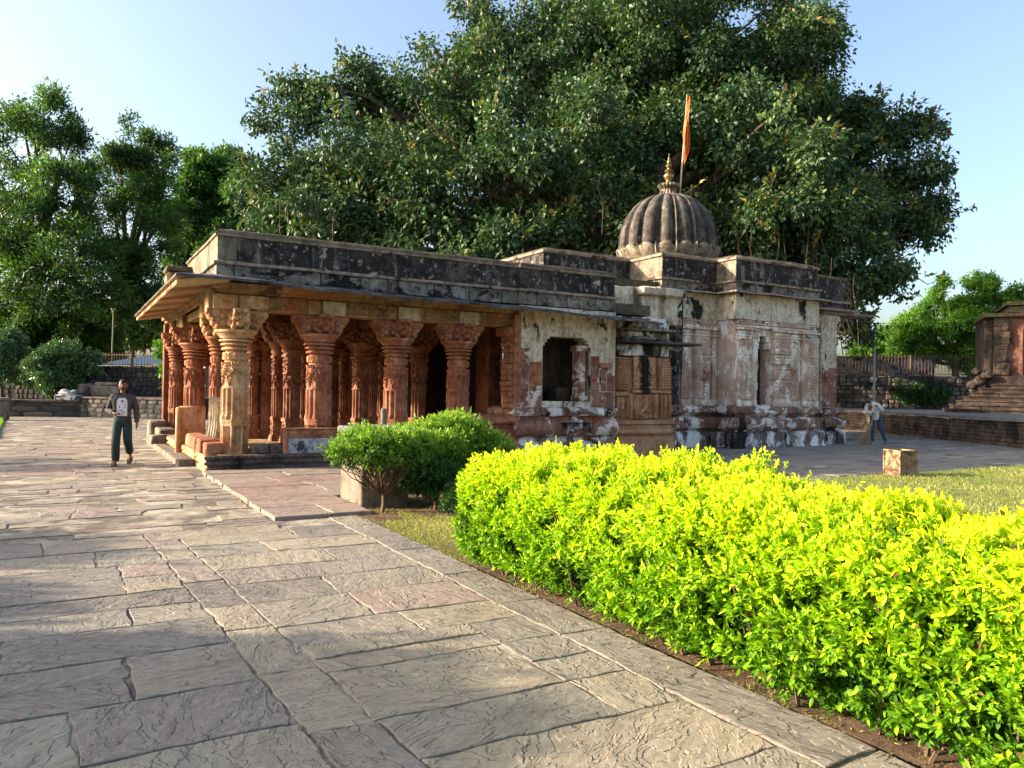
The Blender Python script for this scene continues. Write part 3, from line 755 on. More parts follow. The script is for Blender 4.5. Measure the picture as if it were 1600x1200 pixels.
bush('leafy_plant', 'dark low plant behind the far end of the yellow hedge', 5.15, 9.1, 0.05, 0.5, 0.5, 0.35, 1300, M['darkleaf'], 8, 66, 0.07, 0.035)

# --- golden hedge
def hedge():
    root = empty('golden_hedge', (3.7, 3.5, 0.0), 'long clipped hedge of yellow-green leaves along the flagstone path', 'hedge')
    g = np.random.default_rng(71)
    Y0, Y1 = 0.55, 6.25
    def back(y): return np.where(y < 3.2, 4.15, 4.15+0.55*np.clip((y-3.2)/0.8, 0, 1))
    def top(y): return 0.955+0.015*np.sin(y*3.1)+0.015*np.sin(y*7.7+1)+0.05*np.clip((y-3.4)/0.8, 0, 1)
    n = 20000
    y = g.uniform(Y0, Y1, n); u = g.uniform(0, 1, n)
    P = np.zeros((n, 3)); O = np.zeros((n, 3))
    bk = back(y); tp = top(y); wd = bk-3.12
    f = u < 0.50                                   # path side
    s = (u >= 0.50) & (u < 0.82)                   # top
    b = (u >= 0.82) & (u < 0.90)                   # back
    e = u >= 0.90                                  # end that faces away
    z = 0.10+g.uniform(0, 1, n)**0.9*(tp-0.12)
    bulge = 0.05*np.sin(y*2.3)+0.04*np.sin(y*5.1+z*4)+0.03*np.sin(z*9+y*3)
    tuck = 0.13*np.clip((0.35-z)/0.35, 0, 1)+0.22*np.clip((z-0.80)/0.32, 0, 1)**2
    P[f] = np.stack([3.14-bulge*0.6+tuck, y, z], -1)[f]; O[f] = (-1, -0.1, 0.35)
    xt = 3.12+g.uniform(0.0, 1, n)*wd
    edge = 0.16*np.clip((3.34-xt)/0.22, 0, 1)**2
    P[s] = np.stack([xt, y, tp-edge+0.035*np.sin(xt*7+y*3)+0.03*np.sin(y*11)], -1)[s]; O[s] = (-0.15, 0, 1)
    P[b] = np.stack([bk, y, z], -1)[b]; O[b] = (1, 0, 0.2)
    P[e] = np.stack([xt, Y1-0.1+0.12*np.sin(z*6+xt*5)-0.25*np.clip((z-0.8)/0.3, 0, 1)**2, z], -1)[e]; O[e] = (-0.1, 1, 0.3)
    depth = np.abs(g.normal(0, 0.10, n)) + 0.0
    # hollows in the face: push sprigs deeper where a noise is low
    hol = fbm(P*np.array([1, 1, 1.3]), 3.6)
    depth += np.clip(-hol-0.10, 0, 1)*0.55
    O = unit(O+g.normal(0, 0.22, O.shape))
    P = P-O*depth[:, None]
    per = 12
    PP = np.repeat(P, per, 0); OO = np.repeat(O, per, 0)
    k = np.tile(np.arange(per), n)
    tw = 0.105*(k/per)[:, None]
    OT = unit(O+g.normal(0, 0.45, O.shape)+np.array([0, 0, 0.35])); OO = np.repeat(OT, per, 0)
    PP = PP+OO*tw+g.normal(0, 0.006, PP.shape)
    D = unit(OO*(0.35+0.6*(k/per))[:, None]+g.normal(0, 0.5, PP.shape))
    N = unit(g.normal(0, 0.55, PP.shape)+OO*0.6+np.array([0, 0, 0.5]))
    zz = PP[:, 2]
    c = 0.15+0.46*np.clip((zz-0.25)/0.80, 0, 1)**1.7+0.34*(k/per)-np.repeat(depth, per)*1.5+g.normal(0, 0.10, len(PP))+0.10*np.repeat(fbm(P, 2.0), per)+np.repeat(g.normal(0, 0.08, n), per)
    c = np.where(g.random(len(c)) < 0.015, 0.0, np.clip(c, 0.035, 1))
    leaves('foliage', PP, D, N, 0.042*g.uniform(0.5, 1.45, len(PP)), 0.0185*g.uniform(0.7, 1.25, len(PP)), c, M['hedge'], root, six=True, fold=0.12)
    # long shoots above the clipped top
    SP = []; SD = []; mb = MB()
    for i in range(170):
        yy = g.uniform(Y0+0.2, Y1-0.1); xx = g.uniform(3.35, float(back(np.array([yy]))[0])-0.02)
        h = g.uniform(0.05, 0.15) if i > 7 else g.uniform(0.2, 0.26)
        a = np.array([xx, yy, float(top(np.array([yy]))[0])-0.04]); dr = unit(np.array([g.normal(0.1, 0.35), g.normal(-0.1, 0.3), 1.0]))
        b_ = a+dr*h
        mb.tube([a, b_], [0.003, 0.0015], 4, cap=False)
        m_ = 14
        for j in range(m_):
            SP.append(a+(b_-a)*(0.2+0.8*j/m_)); SD.append(unit(dr*0.7+g.normal(0, 0.6, 3)))
    SP = np.array(SP); SD = np.array(SD)
    leaves('shoots', SP, SD, unit(g.normal(0, 0.6, SP.shape)+np.array([0, 0, .5])), 0.038, 0.017, g.uniform(0.65, 1.0, len(SP)), M['hedge'], root, six=True)
    # woody inside
    for i in range(240):
        yy = g.uniform(Y0, Y1-0.15); xx = g.uniform(3.3, 4.0)
        limb(mb, (xx, yy, -0.02), (xx+g.normal(0, 0.15), yy+g.normal(0, 0.18), g.uniform(0.6, 0.95)), 0.012, 0.004, 0.06, 5, i, 5)
        limb(mb, (xx, yy, 0.15), (xx-g.uniform(0, 0.3), yy+g.normal(0, 0.25), g.uniform(0.35, 0.9)), 0.007, 0.003, 0.08, 4, i+900, 4)
    mb.build('stems', M['twig'], root, True)
    # inner leaf mass
    n = 16000
    P = np.stack([g.uniform(3.3, 4.0, n), g.uniform(Y0, Y1-0.2, n), g.uniform(0.15, 0.95, n)], -1)
    D = unit(g.normal(size=(n, 3))); N = unit(g.normal(size=(n, 3)))
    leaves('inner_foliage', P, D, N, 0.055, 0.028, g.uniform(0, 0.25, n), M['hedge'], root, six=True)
hedge()

# ------------------------------------------------------------------ ground
def sheet(name, pts, z, mat, label=None):
    me = bpy.data.meshes.new(name)
    me.from_pydata([(x, y, z) for x, y in pts], [], [tuple(range(len(pts)))])
    me.update()
    o = link(me, name, mat); o['kind'] = 'structure'
    return o
sheet('ground', [(-900, -300), (1200, -300), (1200, 1600), (-900, 1600)], -0.06, M['dirt'])
sheet('lawn_soil', [(3.26, -6), (60, -6), (60, 9.9), (7.5, 9.9), (3.26, 9.45)], -0.012, M['lawn'])
sheet('bed_soil', [(3.24, 0.0), (4.9, 0.0), (4.9, 7.0), (4.2, 8.7), (9.0, 8.8), (9.0, 10.98), (3.43, 10.98), (3.40, 9.8), (2.9, 9.76), (3.24, 8.9), (3.24, 6.4)], -0.003, M['dry'])

def blades(name, x0, x1, y0, y1, n, mat, label, h=0.035, z=-0.015, mask=None, bias=0.0, W=0.005):
    g = np.random.default_rng(int(abs(x0*31+y0*7))+3)
    P = np.stack([g.uniform(x0, x1, n), g.uniform(y0, y1, n), np.full(n, z)], -1)
    if mask is not None: P = P[mask(P)]
    n = len(P)
    D = unit(np.stack([g.normal(0, 0.45, n), g.normal(0, 0.45, n), np.ones(n)], -1))
    N = unit(np.stack([g.normal(size=n), g.normal(size=n), g.uniform(0, .4, n)], -1))
    cl = fbm(P*np.array([1, 1, 0]), 1.1)+0.5*fbm(P*np.array([1, 1, 0])+4, 4.3)
    o = leaves(name, P, D, N, h*g.uniform(0.4, 1.5, n)*(1+0.35*cl), W*g.uniform(0.6, 1.4, n), 0.45+0.32*cl+g.normal(0, 0.16, n)+bias, mat, None, False, fold=0.0)
    return setp(o, label, 'grass', kind='stuff')
blades('lawn_grass', 3.22, 5.6, 6.3, 9.6, 34000, M['grass'], 'short dry grass between the path kerb and the end of the yellow hedge', 0.035, mask=lambda P: (P[:, 0] < 3.3+(9.7-P[:, 1])*1.9) & (P[:, 1] < 8.95+0.3*np.sin(P[:, 0]*7)+0.2*np.sin(P[:, 0]*17)), W=0.006, bias=0.12)
blades('joint_weeds', 3.19, 3.34, 0.8, 9.0, 2200, M['grass'], 'straggling grass blades along the hedge side of the path kerb', 0.035, mask=lambda P: np.sin(P[:, 1]*5)+np.sin(P[:, 1]*13+1) > 0.4, W=0.005)
blades('joint_weeds', 3.45, 7.0, 9.4, 10.9, 3500, M['grass'], 'sparse dry grass in the soil behind the trimmed shrubs', 0.05, mask=lambda P: np.sin(P[:, 1]*5+P[:, 0]*3)+np.sin(P[:, 0]*9+1) > 0.2, W=0.006)
blades('lawn_grass', 6.0, 30.0, 2.5, 9.95, 95000, M['grass'], 'sunlit lawn behind the yellow hedge, around the rusty box', 0.05, W=0.010)

def slabs(name, courses, z, gap=0.014, tilt=0.004, mat='flagstone', rough=0.012, seed=3, res=0.09, thick=0.05, bevel=0.010, crange=(0, 1)):
    """courses: list of 4-corner cells; each becomes one irregular flagstone"""
    g = np.random.default_rng(seed)
    V = []; F = []; c = []; d = []; n = 0
    for quad in courses:
        Q = np.array(quad, float)
        cen = Q.mean(0)
        Q = Q + g.uniform(-0.006, 0.006, Q.shape)
        out = []
        for i in range(4):
            a, b = Q[i], Q[(i+1) % 4]; L = np.linalg.norm(b-a); k = max(2, int(L/res))
            t_ = (b-a)/(L+1e-9); nn = np.array([t_[1], -t_[0]])
            ph = g.uniform(0, 9)
            for j in range(k):
                u = j/k
                w = 0 if j == 0 else 1
                p = a+(b-a)*u
                wx = math.sin(p[0]*9.1+p[1]*3.3)+0.6*math.sin(p[1]*17.0+p[0]*5)+0.5*math.sin(p[0]*31+p[1]*23)
                wy = math.sin(p[1]*8.3+p[0]*4.1)+0.6*math.sin(p[0]*15.0-p[1]*6)+0.5*math.sin(p[1]*29-p[0]*27)
                p = p+np.array([wx, wy])*rough*0.75 - nn*(gap*g.uniform(0.3, 1.7)*0.5)
                out.append(p)
        out = np.array(out)
        ins = out+unit(cen-out)*bevel*g.uniform(0.5, 1.8, (len(out), 1))
        m = len(out)
        h0 = g.uniform(-tilt, tilt); sx, sy = g.uniform(-tilt, tilt, 2)*0.7
        zt = z+h0+(ins[:, 0]-cen[0])*sx+(ins[:, 1]-cen[1])*sy
        V += [(p[0], p[1], z-thick) for p in out]
        V += [(p[0], p[1], zz-bevel*0.6) for p, zz in zip(out, zt)]
        V += [(p[0], p[1], zz) for p, zz in zip(ins, zt)]
        for j in range(m):
            j2 = (j+1) % m
            F.append((n+j, n+j2, n+m+j2, n+m+j)); F.append((n+m+j, n+m+j2, n+2*m+j2, n+2*m+j))
        F.append(tuple(n+2*m+j for j in range(m)))
        cc = g.uniform(*crange); dd = g.random()
        c += [cc]*3*m; d += [dd]*3*m
        n += 3*m
    me = bpy.data.meshes.new(name)
    me.from_pydata(V, [], F)
    me.attributes.new('c', 'FLOAT', 'POINT').data.foreach_set('value', np.array(c, dtype=np.float32))
    me.attributes.new('d', 'FLOAT', 'POINT').data.foreach_set('value', np.array(d, dtype=np.float32))
    me.update()
    o = link(me, name, M[mat]); o['kind'] = 'structure'
    return o

def courses(x0, x1, y0, y1, lmin, lmax, hmin, hmax, slope=0.0, seed=1, wander=0.03, split=0.0):
    """rows that run across X, each cut into stones of random length"""
    g = np.random.default_rng(seed); out = []
    y = y0
    xa = (lambda y: x0) if not callable(x0) else x0
    xb = (lambda y: x1) if not callable(x1) else x1
    while y < y1:
        h = g.uniform(hmin, hmax)
        a, b = xa(y), xb(y); a2, b2 = xa(y+h), xb(y+h)
        cuts = [0.0]; Lw = b-a
        while True:
            s = g.uniform(lmin, lmax)/Lw
            if cuts[-1]+s*1.35 > 1: break
            cuts.append(cuts[-1]+s)
        cuts.append(1.0)
        c1 = list(cuts); c2 = [q if k_ in (0, len(cuts)-1) else q+g.normal(0, wander)/Lw for k_, q in enumerate(cuts)]
        for i in range(len(cuts)-1):
            u, v = c1[i], c1[i+1]; u2, v2 = c2[i], c2[i+1]
            f = lambda q, yy, aa, bb: (aa+(bb-aa)*q, yy+slope*(bb-aa)*q)
            if g.random() < split:
                k = 2
                for q in range(k):
                    ya, yb = y+h*q/k, y+h*(q+1)/k
                    out.append([f(u, ya, a, b), f(v, ya, a, b), f(v, yb, a2, b2), f(u, yb, a2, b2)])
            else:
                out.append([f(u, y, a, b), f(v, y, a, b), f(v2, y+h, a2, b2), f(u2, y+h, a2, b2)])
        y += h
    return out
xA = lambda y: 1.02-0.045*(y-3.0)
xB = lambda y: 1.36-0.055*(y-3.0)
KX0, KX1 = 2.84, 3.22
NEAR = 8.6
cs = courses(-3.2, xA, 0.2, NEAR, 0.75, 1.5, 0.42, 0.78, 0.0, 5, split=0.10)
cs += courses(xA, xB, 0.1, NEAR, 1.0, 2.0, 0.55, 0.95, 0.0, 6)
cs += courses(xB, KX0, 0.15, NEAR+0.3, 0.65, 1.35, 0.42, 0.75, -0.02, 7, split=0.12)
slabs('paved_path', cs, 0.0, gap=0.019, seed=3, rough=0.011, crange=(0.0, 0.9), bevel=0.006, tilt=0.003)
slabs('kerb_path', courses(KX0, KX1, 0.0, 9.75, 1.0, 2.0, 0.7, 1.4, 0.0, 8), 0.004, gap=0.018, seed=4, crange=(0.05, 0.4), rough=0.009, bevel=0.005)
cs = courses(-3.4, 2.16, NEAR, 13.6, 0.35, 1.1, 0.22, 0.5, 0.015, 9, wander=0.06, split=0.2)
cs += courses(-3.0, 2.0, 13.6, 44.0, 0.4, 1.3, 0.28, 0.6, 0.015, 12, wander=0.06, split=0.1)
cs += courses(2.0, 5.0, 26.5, 44.0, 0.4, 1.3, 0.3, 0.6, 0.015, 16, wander=0.06)
slabs('old_paving', cs, -0.006, gap=0.026, tilt=0.010, rough=0.018, mat='pinkflag', seed=13, crange=(0.25, 0.97), bevel=0.009)
cs = courses(2.18, 3.42, 9.42, 11.0, 0.6, 1.2, 0.5, 0.8, 0.0, 10, wander=0.03)+courses(2.18, 9.0, 11.0, 15.05, 0.7, 1.8, 0.5, 0.9, 0.0, 20, wander=0.03)
slabs('stone_apron', cs, 0.045, gap=0.02, tilt=0.006, mat='pinkflag', seed=15, crange=(0.72, 1.0), thick=0.2)
cs = courses(9.0, 46.0, 10.0, 26.0, 0.9, 2.4, 0.5, 1.0, -0.0, 11)
slabs('stone_forecourt', cs, 0.0, gap=0.03, tilt=0.012, mat='flagstone', seed=17, crange=(0.0, 0.35), bevel=0.02)
sheet('mortar_bed', [(-3.6, 0), (3.2, 0), (3.2, 9.85), (46.5, 9.85), (46.5, 45), (-3.6, 45)], -0.009, M['mortar'])
# lawn on the far left of the path
sheet('left_lawn', [(-60, -20), (-3.3, -20), (-3.3, 12), (-1.75, 27.0), (-2.4, 41), (-60, 41)], 0.05, M['lushsoil'])
blades('lush_grass', -7.0, -1.7, 22.0, 40.0, 26000, M['lush'], 'bright green lawn at the left edge of the old paving', 0.10, z=0.04,
       mask=lambda P: P[:, 0] < np.where(P[:, 1] < 27, -1.75-(27-P[:, 1])*0.1, -1.75-(P[:, 1]-27)*0.046), W=0.02)
# litter
g = np.random.default_rng(88)
def litter(n, box, label, mat='litter', L=0.03, z=0.012, clo=0, chi=1):
    P = np.stack([g.uniform(box[0], box[1], n), g.uniform(box[2], box[3], n), np.full(n, z)], -1)
    D = unit(np.stack([g.normal(size=n), g.normal(size=n), g.normal(0, .15, n)], -1))
    N = unit(np.stack([g.normal(0, .25, n), g.normal(0, .25, n), np.ones(n)], -1))
    o = leaves('leaf_litter', P, D, N, L*g.uniform(.5, 1.3, n), L*0.45*g.uniform(.5, 1.2, n), g.uniform(clo, chi, n), M[mat], None, False)
    setp(o, label, 'leaf litter', kind='stuff')
litter(2600, (3.2, 3.75, 0.6, 7.0), 'brown dry leaf litter in the soil under the yellow hedge', L=0.028, z=0.0)
litter(3200, (3.05, 5.4, 8.4, 10.6), 'brown dry litter in the soil around the trimmed shrubs', L=0.035, z=0.0)
litter(140, (-1.5, 3.1, 1.8, 12.0), 'small dry leaves and grit scattered over the flagstone path', L=0.018, z=0.012)
litter(90, (2.3, 3.2, 2.0, 6.5), 'small yellow leaves dropped on the path kerb by the hedge', L=0.022, z=0.014, clo=0.5)
litter(1500, (23.5, 30, 17.6, 24.0), 'fallen leaves swept along the foot of the old brick terrace', L=0.11, z=0.03)

# ------------------------------------------------------------------ the temple
TEMPLE = empty('temple', (2.2, 15.2, 0.0), 'low old stone temple with a red pillared hall and a ribbed dome', 'temple')
TL = TEMPLE.location.copy()

def tpart(mb, name, mats, parent=TEMPLE, smooth=None, label=None):
    o = mb.build(name, mats, parent, True, smooth)
    if label: o['label'] = label
    return o

# ---- relief maths
def ss(x, a, b):
    t_ = np.clip((x-a)/(b-a), 0, 1); return t_*t_*(3-2*t_)
def garland(u, v):
    w = np.cos(2*np.pi*u)
    h = np.exp(-((v-(0.42-0.26*w))/0.075)**2)
    h = np.maximum(h, 0.8*np.exp(-((v-(0.66-0.20*w))/0.05)**2))
    h = np.maximum(h, np.exp(-(np.sin(np.pi*u)/0.22)**2)*ss(v, 0.02, 0.15)*(1-ss(v, .62, .72))*(0.7+0.3*np.cos(v*60)))
    h = np.maximum(h, 0.9*(v > 0.86)*(0.6+0.4*np.cos(6*np.pi*u)))
    h = np.maximum(h, np.exp(-((np.mod(u+0.5, 1)-0.5)/0.12)**2-((v-0.12)/0.1)**2))
    return h
def scroll(u, v):
    a = np.sin(2*np.pi*u+1.6*np.sin(2*np.pi*v))*np.cos(2*np.pi*v*1.0+1.8*np.sin(2*np.pi*u))
    b = np.sin(6*np.pi*u+2*np.cos(5*np.pi*v))*np.sin(7*np.pi*v+u)
    return ss(a+0.45*b, -0.15, 0.25)
def rosette(u, v):
    x = np.mod(u, 1)-0.5; y = v-0.5; r = np.hypot(x, y*0.9); th = np.arctan2(y, x)
    return np.where(r < 0.42, 0.4+0.6*np.cos(8*th)*np.cos(r*14), 0)*1.0
def jali(u, v):
    a = np.cos(2*np.pi*(u+v))*np.cos(2*np.pi*(u-v))
    return ss(a, -0.55, -0.25)
def caps(x, y, segs):
    h = np.zeros_like(x)
    for (x0, y0, x1, y1, r0, r1) in segs:
        dx, dy = x1-x0, y1-y0
        t_ = np.clip(((x-x0)*dx+(y-y0)*dy)/(dx*dx+dy*dy+1e-9), 0, 1)
        d = np.hypot(x-x0-t_*dx, y-y0-t_*dy); r = r0+(r1-r0)*t_
        h = np.maximum(h, np.sqrt(np.clip(1-(d/r)**2, 0, 1))*r)
    return h
FIG_STAND = [(0, .93, 0, .93, .075, .075), (0, .80, 0, .60, .11, .085), (0, .60, 0, .48, .085, .11), (-.05, .46, -.08, .25, .065, .05), (-.08, .25, -.05, .03, .05, .035),
             (.05, .46, .06, .25, .065, .05), (.06, .25, .04, .03, .05, .035), (-.10, .80, -.19, .62, .04, .03), (-.19, .62, -.15, .46, .03, .028), (.10, .80, .20, .66, .04, .03), (.20, .66, .16, .84, .03, .028)]
FIG_SEAT = [(0, .88, 0, .88, .10, .10), (0, .72, 0, .42, .14, .12), (-.12, .34, -.36, .18, .09, .07), (-.36, .18, -.02, .10, .07, .05), (.12, .34, .30, .22, .09, .07), (.30, .22, .30, .02, .07, .05),
            (-.14, .70, -.30, .54, .05, .04), (-.30, .54, -.28, .80, .04, .035), (.14, .70, .31, .55, .05, .04), (.31, .55, .28, .80, .04, .035), (-.14, .68, -.24, .42, .045, .035), (.14, .68, .22, .44, .045, .035)]

def panel(mb, x0, z0, w, h, y, fn, amp=0.03, res=0.02, mi=0, face='y', depth=0.06):
    """height-field slab whose carved side looks along -Y (face='y') or -X (face='x')"""
    nx = max(3, int(w/res)); nz = max(3, int(h/res))
    U, V = np.meshgrid(np.linspace(0, 1, nx+1), np.linspace(0, 1, nz+1))
    H = fn(U, V)*amp
    H[0, :] = H[-1, :] = 0; H[:, 0] = H[:, -1] = 0
    # skirt
    U2 = np.pad(U, 1, mode='edge'); V2 = np.pad(V, 1, mode='edge'); H2 = np.pad(H, 1, constant_values=-depth)
    if face == 'y':
        mb.grid(x0+U2*w, y-H2, z0+V2*h, mi)
    else:
        mb.grid(y-H2, x0+(1-U2)*w, z0+V2*h, mi)
    return mb

# ---- pillars (local origin at the foot)
NTH = 96
TH = np.arange(NTH)*2*np.pi/NTH
def poly(n, a, rot=0.0):
    k = np.pi/n
    return a/np.cos(np.mod(TH+rot+k, 2*k)-k)
def shaft(sections):
    """sections (z0, z1, nrings, fn(v)->radius array of NTH)"""
    Zs = []; Rs = []
    for (z0, z1, k, fn) in sections:
        for i in range(k+1):
            v = i/k; Zs.append(z0+(z1-z0)*v); Rs.append(fn(v))
    Zs = np.array(Zs)[:, None]*np.ones(NTH); Rs = np.array(Rs)
    return Rs*np.cos(TH), Rs*np.sin(TH), Zs
def rnd(r): return np.full(NTH, r)
def flute(r, k=14, a=0.026):
    ph = np.mod(TH*k/(2*np.pi), 1.0)
    return r + a*np.where(ph < 0.5, np.sin(ph*2*np.pi)**0.5, -0.6*np.abs(np.sin(ph*2*np.pi))**0.7)*1.0
uth = TH/(2*np.pi)
def rfn(base, fn, n, amp): return lambda v: base(v) + amp*fn(uth*n, np.full(NTH, v))
def bead(r0, r1, bulge): return lambda v: rnd(r0+(r1-r0)*v+bulge*math.sin(math.pi*v))
def dots(r, n, a): return lambda v: rnd(r)+a*np.abs(np.cos(uth*2*np.pi*n/2))*math.sin(math.pi*min(max(v, 0), 1))
def niche_oct(v):
    R0 = poly(8, 0.285, 0.0)
    ph = np.mod(TH+np.pi/8, np.pi/4)/(np.pi/4)      # 0..1 across each face
    x = (ph-0.5)*1.0
    inside = (np.abs(x) < 0.36) & (0.10 < v < 0.86)
    fig = caps(x*1.25, np.full(NTH, (v-0.12)/0.72), FIG_STAND)*0.62
    return R0 + np.where(inside, -0.06+fig, 0.0) + (0.006 if v > 0.9 or v < 0.05 else 0)
def main_shaft():
    S = [(0.0, 0.62, 48, niche_oct),
         (0.62, 0.68, 4, lambda v: poly(8, 0.300)+0.008*math.sin(v*9)),
         (0.68, 0.76, 6, lambda v: flute(0.285)+0.02*np.abs(np.cos(TH*8))*(1-v)),
         (0.76, 1.27, 3, lambda v: flute(0.272+0.006*v)),
         (1.27, 1.31, 3, bead(0.285, 0.285, 0.008)),
         (1.31, 1.78, 34, rfn(lambda v: rnd(0.262+0.006*v), garland, 9, 0.045)),
         (1.78, 1.83, 3, bead(0.24, 0.24, 0.0)),
         (1.83, 1.97, 10, rfn(lambda v: rnd(0.275), rosette, 14, 0.024)),
         (1.97, 2.01, 2, bead(0.225, 0.225, 0)),
         (2.01, 2.07, 6, bead(0.285, 0.285, 0.03)), (2.07, 2.10, 1, bead(0.235, 0.235, 0)),
         (2.10, 2.15, 6, bead(0.305, 0.310, 0.03)), (2.15, 2.18, 1, bead(0.25, 0.25, 0)),
         (2.18, 2.22, 5, bead(0.345, 0.355, 0.018)), (2.22, 2.25, 1, bead(0.29, 0.29, 0)),
         (2.25, 2.36, 8, lambda v: rnd(0.34+0.105*v**1.4)+0.006*np.cos(TH*36)),
         (2.36, 2.41, 3, bead(0.462, 0.462, 0.004)), (2.41, 2.412, 1, lambda v: rnd(0.462*(1-v)+0.01))]
    return S
def side_relief(fn, n, amp, a, b=1.0):
    """relief placed on the four faces of a square shaft"""
    ph = np.mod(TH+np.pi/4, np.pi/2)/(np.pi/2)
    return lambda v: poly(4, a)+amp*fn(ph*n, np.full(NTH, v))*(np.abs(ph-.5) < 0.46)
def inner_shaft():
    return [(0.0, 0.10, 3, lambda v: poly(4, 0.27)), (0.10, 0.16, 3, lambda v: poly(4, 0.25)),
            (0.16, 0.52, 20, side_relief(rosette, 1, 0.05, 0.20)), (0.52, 0.60, 4, lambda v: poly(4, 0.235-0.02*v)),
            (0.60, 1.28, 3, lambda v: flute(0.20, 12, 0.026)), (1.28, 1.32, 3, bead(0.235, 0.235, 0.008)),
            (1.32, 1.62, 20, rfn(lambda v: rnd(0.20), garland, 8, 0.045)), (1.62, 1.66, 2, lambda v: poly(4, 0.205)),
            (1.66, 2.02, 22, side_relief(rosette, 1, 0.06, 0.185)), (2.02, 2.08, 3, lambda v: poly(4, 0.235)),
            (2.08, 2.12, 2, bead(0.24, 0.24, 0)), (2.12, 2.20, 5, bead(0.26, 0.28, 0.02)), (2.20, 2.22, 1, bead(0.25, 0.25, 0)),
            (2.22, 2.36, 6, lambda v: rnd(0.28+0.12*v**1.4)), (2.36, 2.41, 2, bead(0.41, 0.41, 0.004)), (2.41, 2.412, 1, lambda v: rnd(0.41*(1-v)+0.01))]
def thin_shaft():
    return [(z0, z1, k, (lambda f: (lambda v: f(v)*0.62))(fn)) for (z0, z1, k, fn) in main_shaft()]
def col_mesh(name, S, mi=0):
    mb = MB(); X, Y, Z = shaft(S); mb.grid(X, Y, Z, 0, close=True)
    return mb.mesh(name, 38)
def scaled(S, k): return [(z0, z1, n_, (lambda f: (lambda v: f(v)*k))(fn)) for (z0, z1, n_, fn) in S]
me_main, me_inner, me_thin = col_mesh('shaft', scaled(main_shaft(), 0.87)), col_mesh('shaft', scaled(inner_shaft(), 0.85)), col_mesh('shaft', thin_shaft())
me_slim = col_mesh('shaft', scaled(inner_shaft(), 0.58))

def capital_mesh(sc=1.0):
    """four arms with pot-bellied dwarf brackets, joined by a square block"""
    mb = MB()
    mb.bbox(-0.2*sc, 0.2*sc, -0.2*sc, 0.2*sc, 0.0, 0.40, 0, 0.01)
    prof = [(0.16, 0.0), (0.30, 0.01), (0.38, 0.05), (0.45, 0.14), (0.52, 0.19), (0.58, 0.25), (0.60, 0.31), (0.63, 0.32), (0.64, 0.40), (0.16, 0.40)]
    for a in range(4):
        ca, sa = math.cos(a*math.pi/2), math.sin(a*math.pi/2)
        ny = 16; hw = 0.15*sc
        pts = []
        for i in range(len(prof)-1):                     # densify
            for j in range(4):
                u = j/4; pts.append((prof[i][0]*(1-u)+prof[i+1][0]*u, prof[i][1]*(1-u)+prof[i+1][1]*u))
        pts.append(prof[-1])
        V = []
        for j in range(ny+1):
            y = -hw+2*hw*j/ny
            for (o, z) in pts:
                k = 0.0
                if 0.02 < z < 0.33 and o > 0.25:
                    k = 0.045*math.cos(y*42)*math.sin(z*26)+0.03*math.exp(-(y/0.05)**2-((z-0.24)/0.06)**2)
                oo = (o+k)*sc
                V.append((oo*ca-y*sa, oo*sa+y*ca, z))
        m = len(pts); F = []
        for j in range(ny):
            for i in range(m-1): F.append((j*m+i, j*m+i+1, (j+1)*m+i+1, (j+1)*m+i))
        F.append(tuple(range(m))[::-1]); F.append(tuple(ny*m+i for i in range(m)))
        mb.add(V, F)
        # dwarf: head, belly, arms
        for (o, y, z, r) in ((0.54, 0, 0.25, 0.07), (0.45, 0, 0.14, 0.09), (0.49, 0.12, 0.20, 0.05), (0.49, -0.12, 0.20, 0.05), (0.40, 0.11, 0.06, 0.06), (0.40, -0.11, 0.06, 0.06), (0.57, 0.12, 0.28, 0.045), (0.57, -0.12, 0.28, 0.045)):
            mb.ball(((o*ca)*sc-y*sa, (o*sa)*sc+y*ca, z), r, 2)
        # figures on the flank
        for sgn in (1, -1):
            for (o, z, r) in ((0.32, 0.27, 0.06), (0.30, 0.13, 0.075), (0.42, 0.20, 0.05), (0.22, 0.2, 0.045)):
                y = sgn*(hw+0.02)
                mb.ball((o*sc*ca-y*sa, o*sc*sa+y*ca, z), (r, r*0.7, r), 1)
    return mb.mesh('capital', 40)
me_cap, me_capthin = capital_mesh(0.90), capital_mesh(0.62)

def column(x, y, z, kind, mat, capmat, rz=0.0):
    me = {'main': me_main, 'inner': me_inner, 'thin': me_thin, 'slim': me_slim}[kind]
    key = (me.name, mat)
    if key not in MESHCACHE:
        m2 = me.copy(); m2.materials.append(M[mat]); MESHCACHE[key] = m2
    o = bpy.data.objects.new('column', MESHCACHE[key]); COL.objects.link(o)
    rz = rz + 0.5*math.pi*(int(x*37+y*11) % 4)
    o.parent = TEMPLE; o.location = Vector((x, y, z))-TL; o.rotation_euler = (0, 0, rz)
    mc = me_capthin if kind in ('thin', 'slim') else me_cap
    key = (mc.name, capmat)
    if key not in MESHCACHE:
        m2 = mc.copy(); m2.materials.append(M[capmat]); MESHCACHE[key] = m2
    c = bpy.data.objects.new('capital', MESHCACHE[key]); COL.objects.link(c)
    c.parent = o; c.location = (0, 0, 2.40); c.rotation_euler = (0, 0, -rz)
    return o
MESHCACHE = {}
FZ = 0.30
o = column(2.86, 15.75, FZ, 'main', 'sandpale', 'sandpale'); o['label'] = 'pale weathered corner pillar'
for x in (4.52, 6.21, 7.72): column(x, 15.78, FZ, 'main', 'sand', 'sand')
column(2.92, 18.1, FZ, 'thin', 'sand', 'sandpale')
column(2.86, 21.3, FZ, 'main', 'sand', 'sand')
column(2.70, 23.8, FZ, 'thin', 'sand', 'sand')
for y in (18.1, 20.6, 23.2):
    for x in (4.55, 6.21, 7.75):
        if x > 5 or y < 19: column(x, y, FZ, 'inner', 'sandmid', 'sandmid')
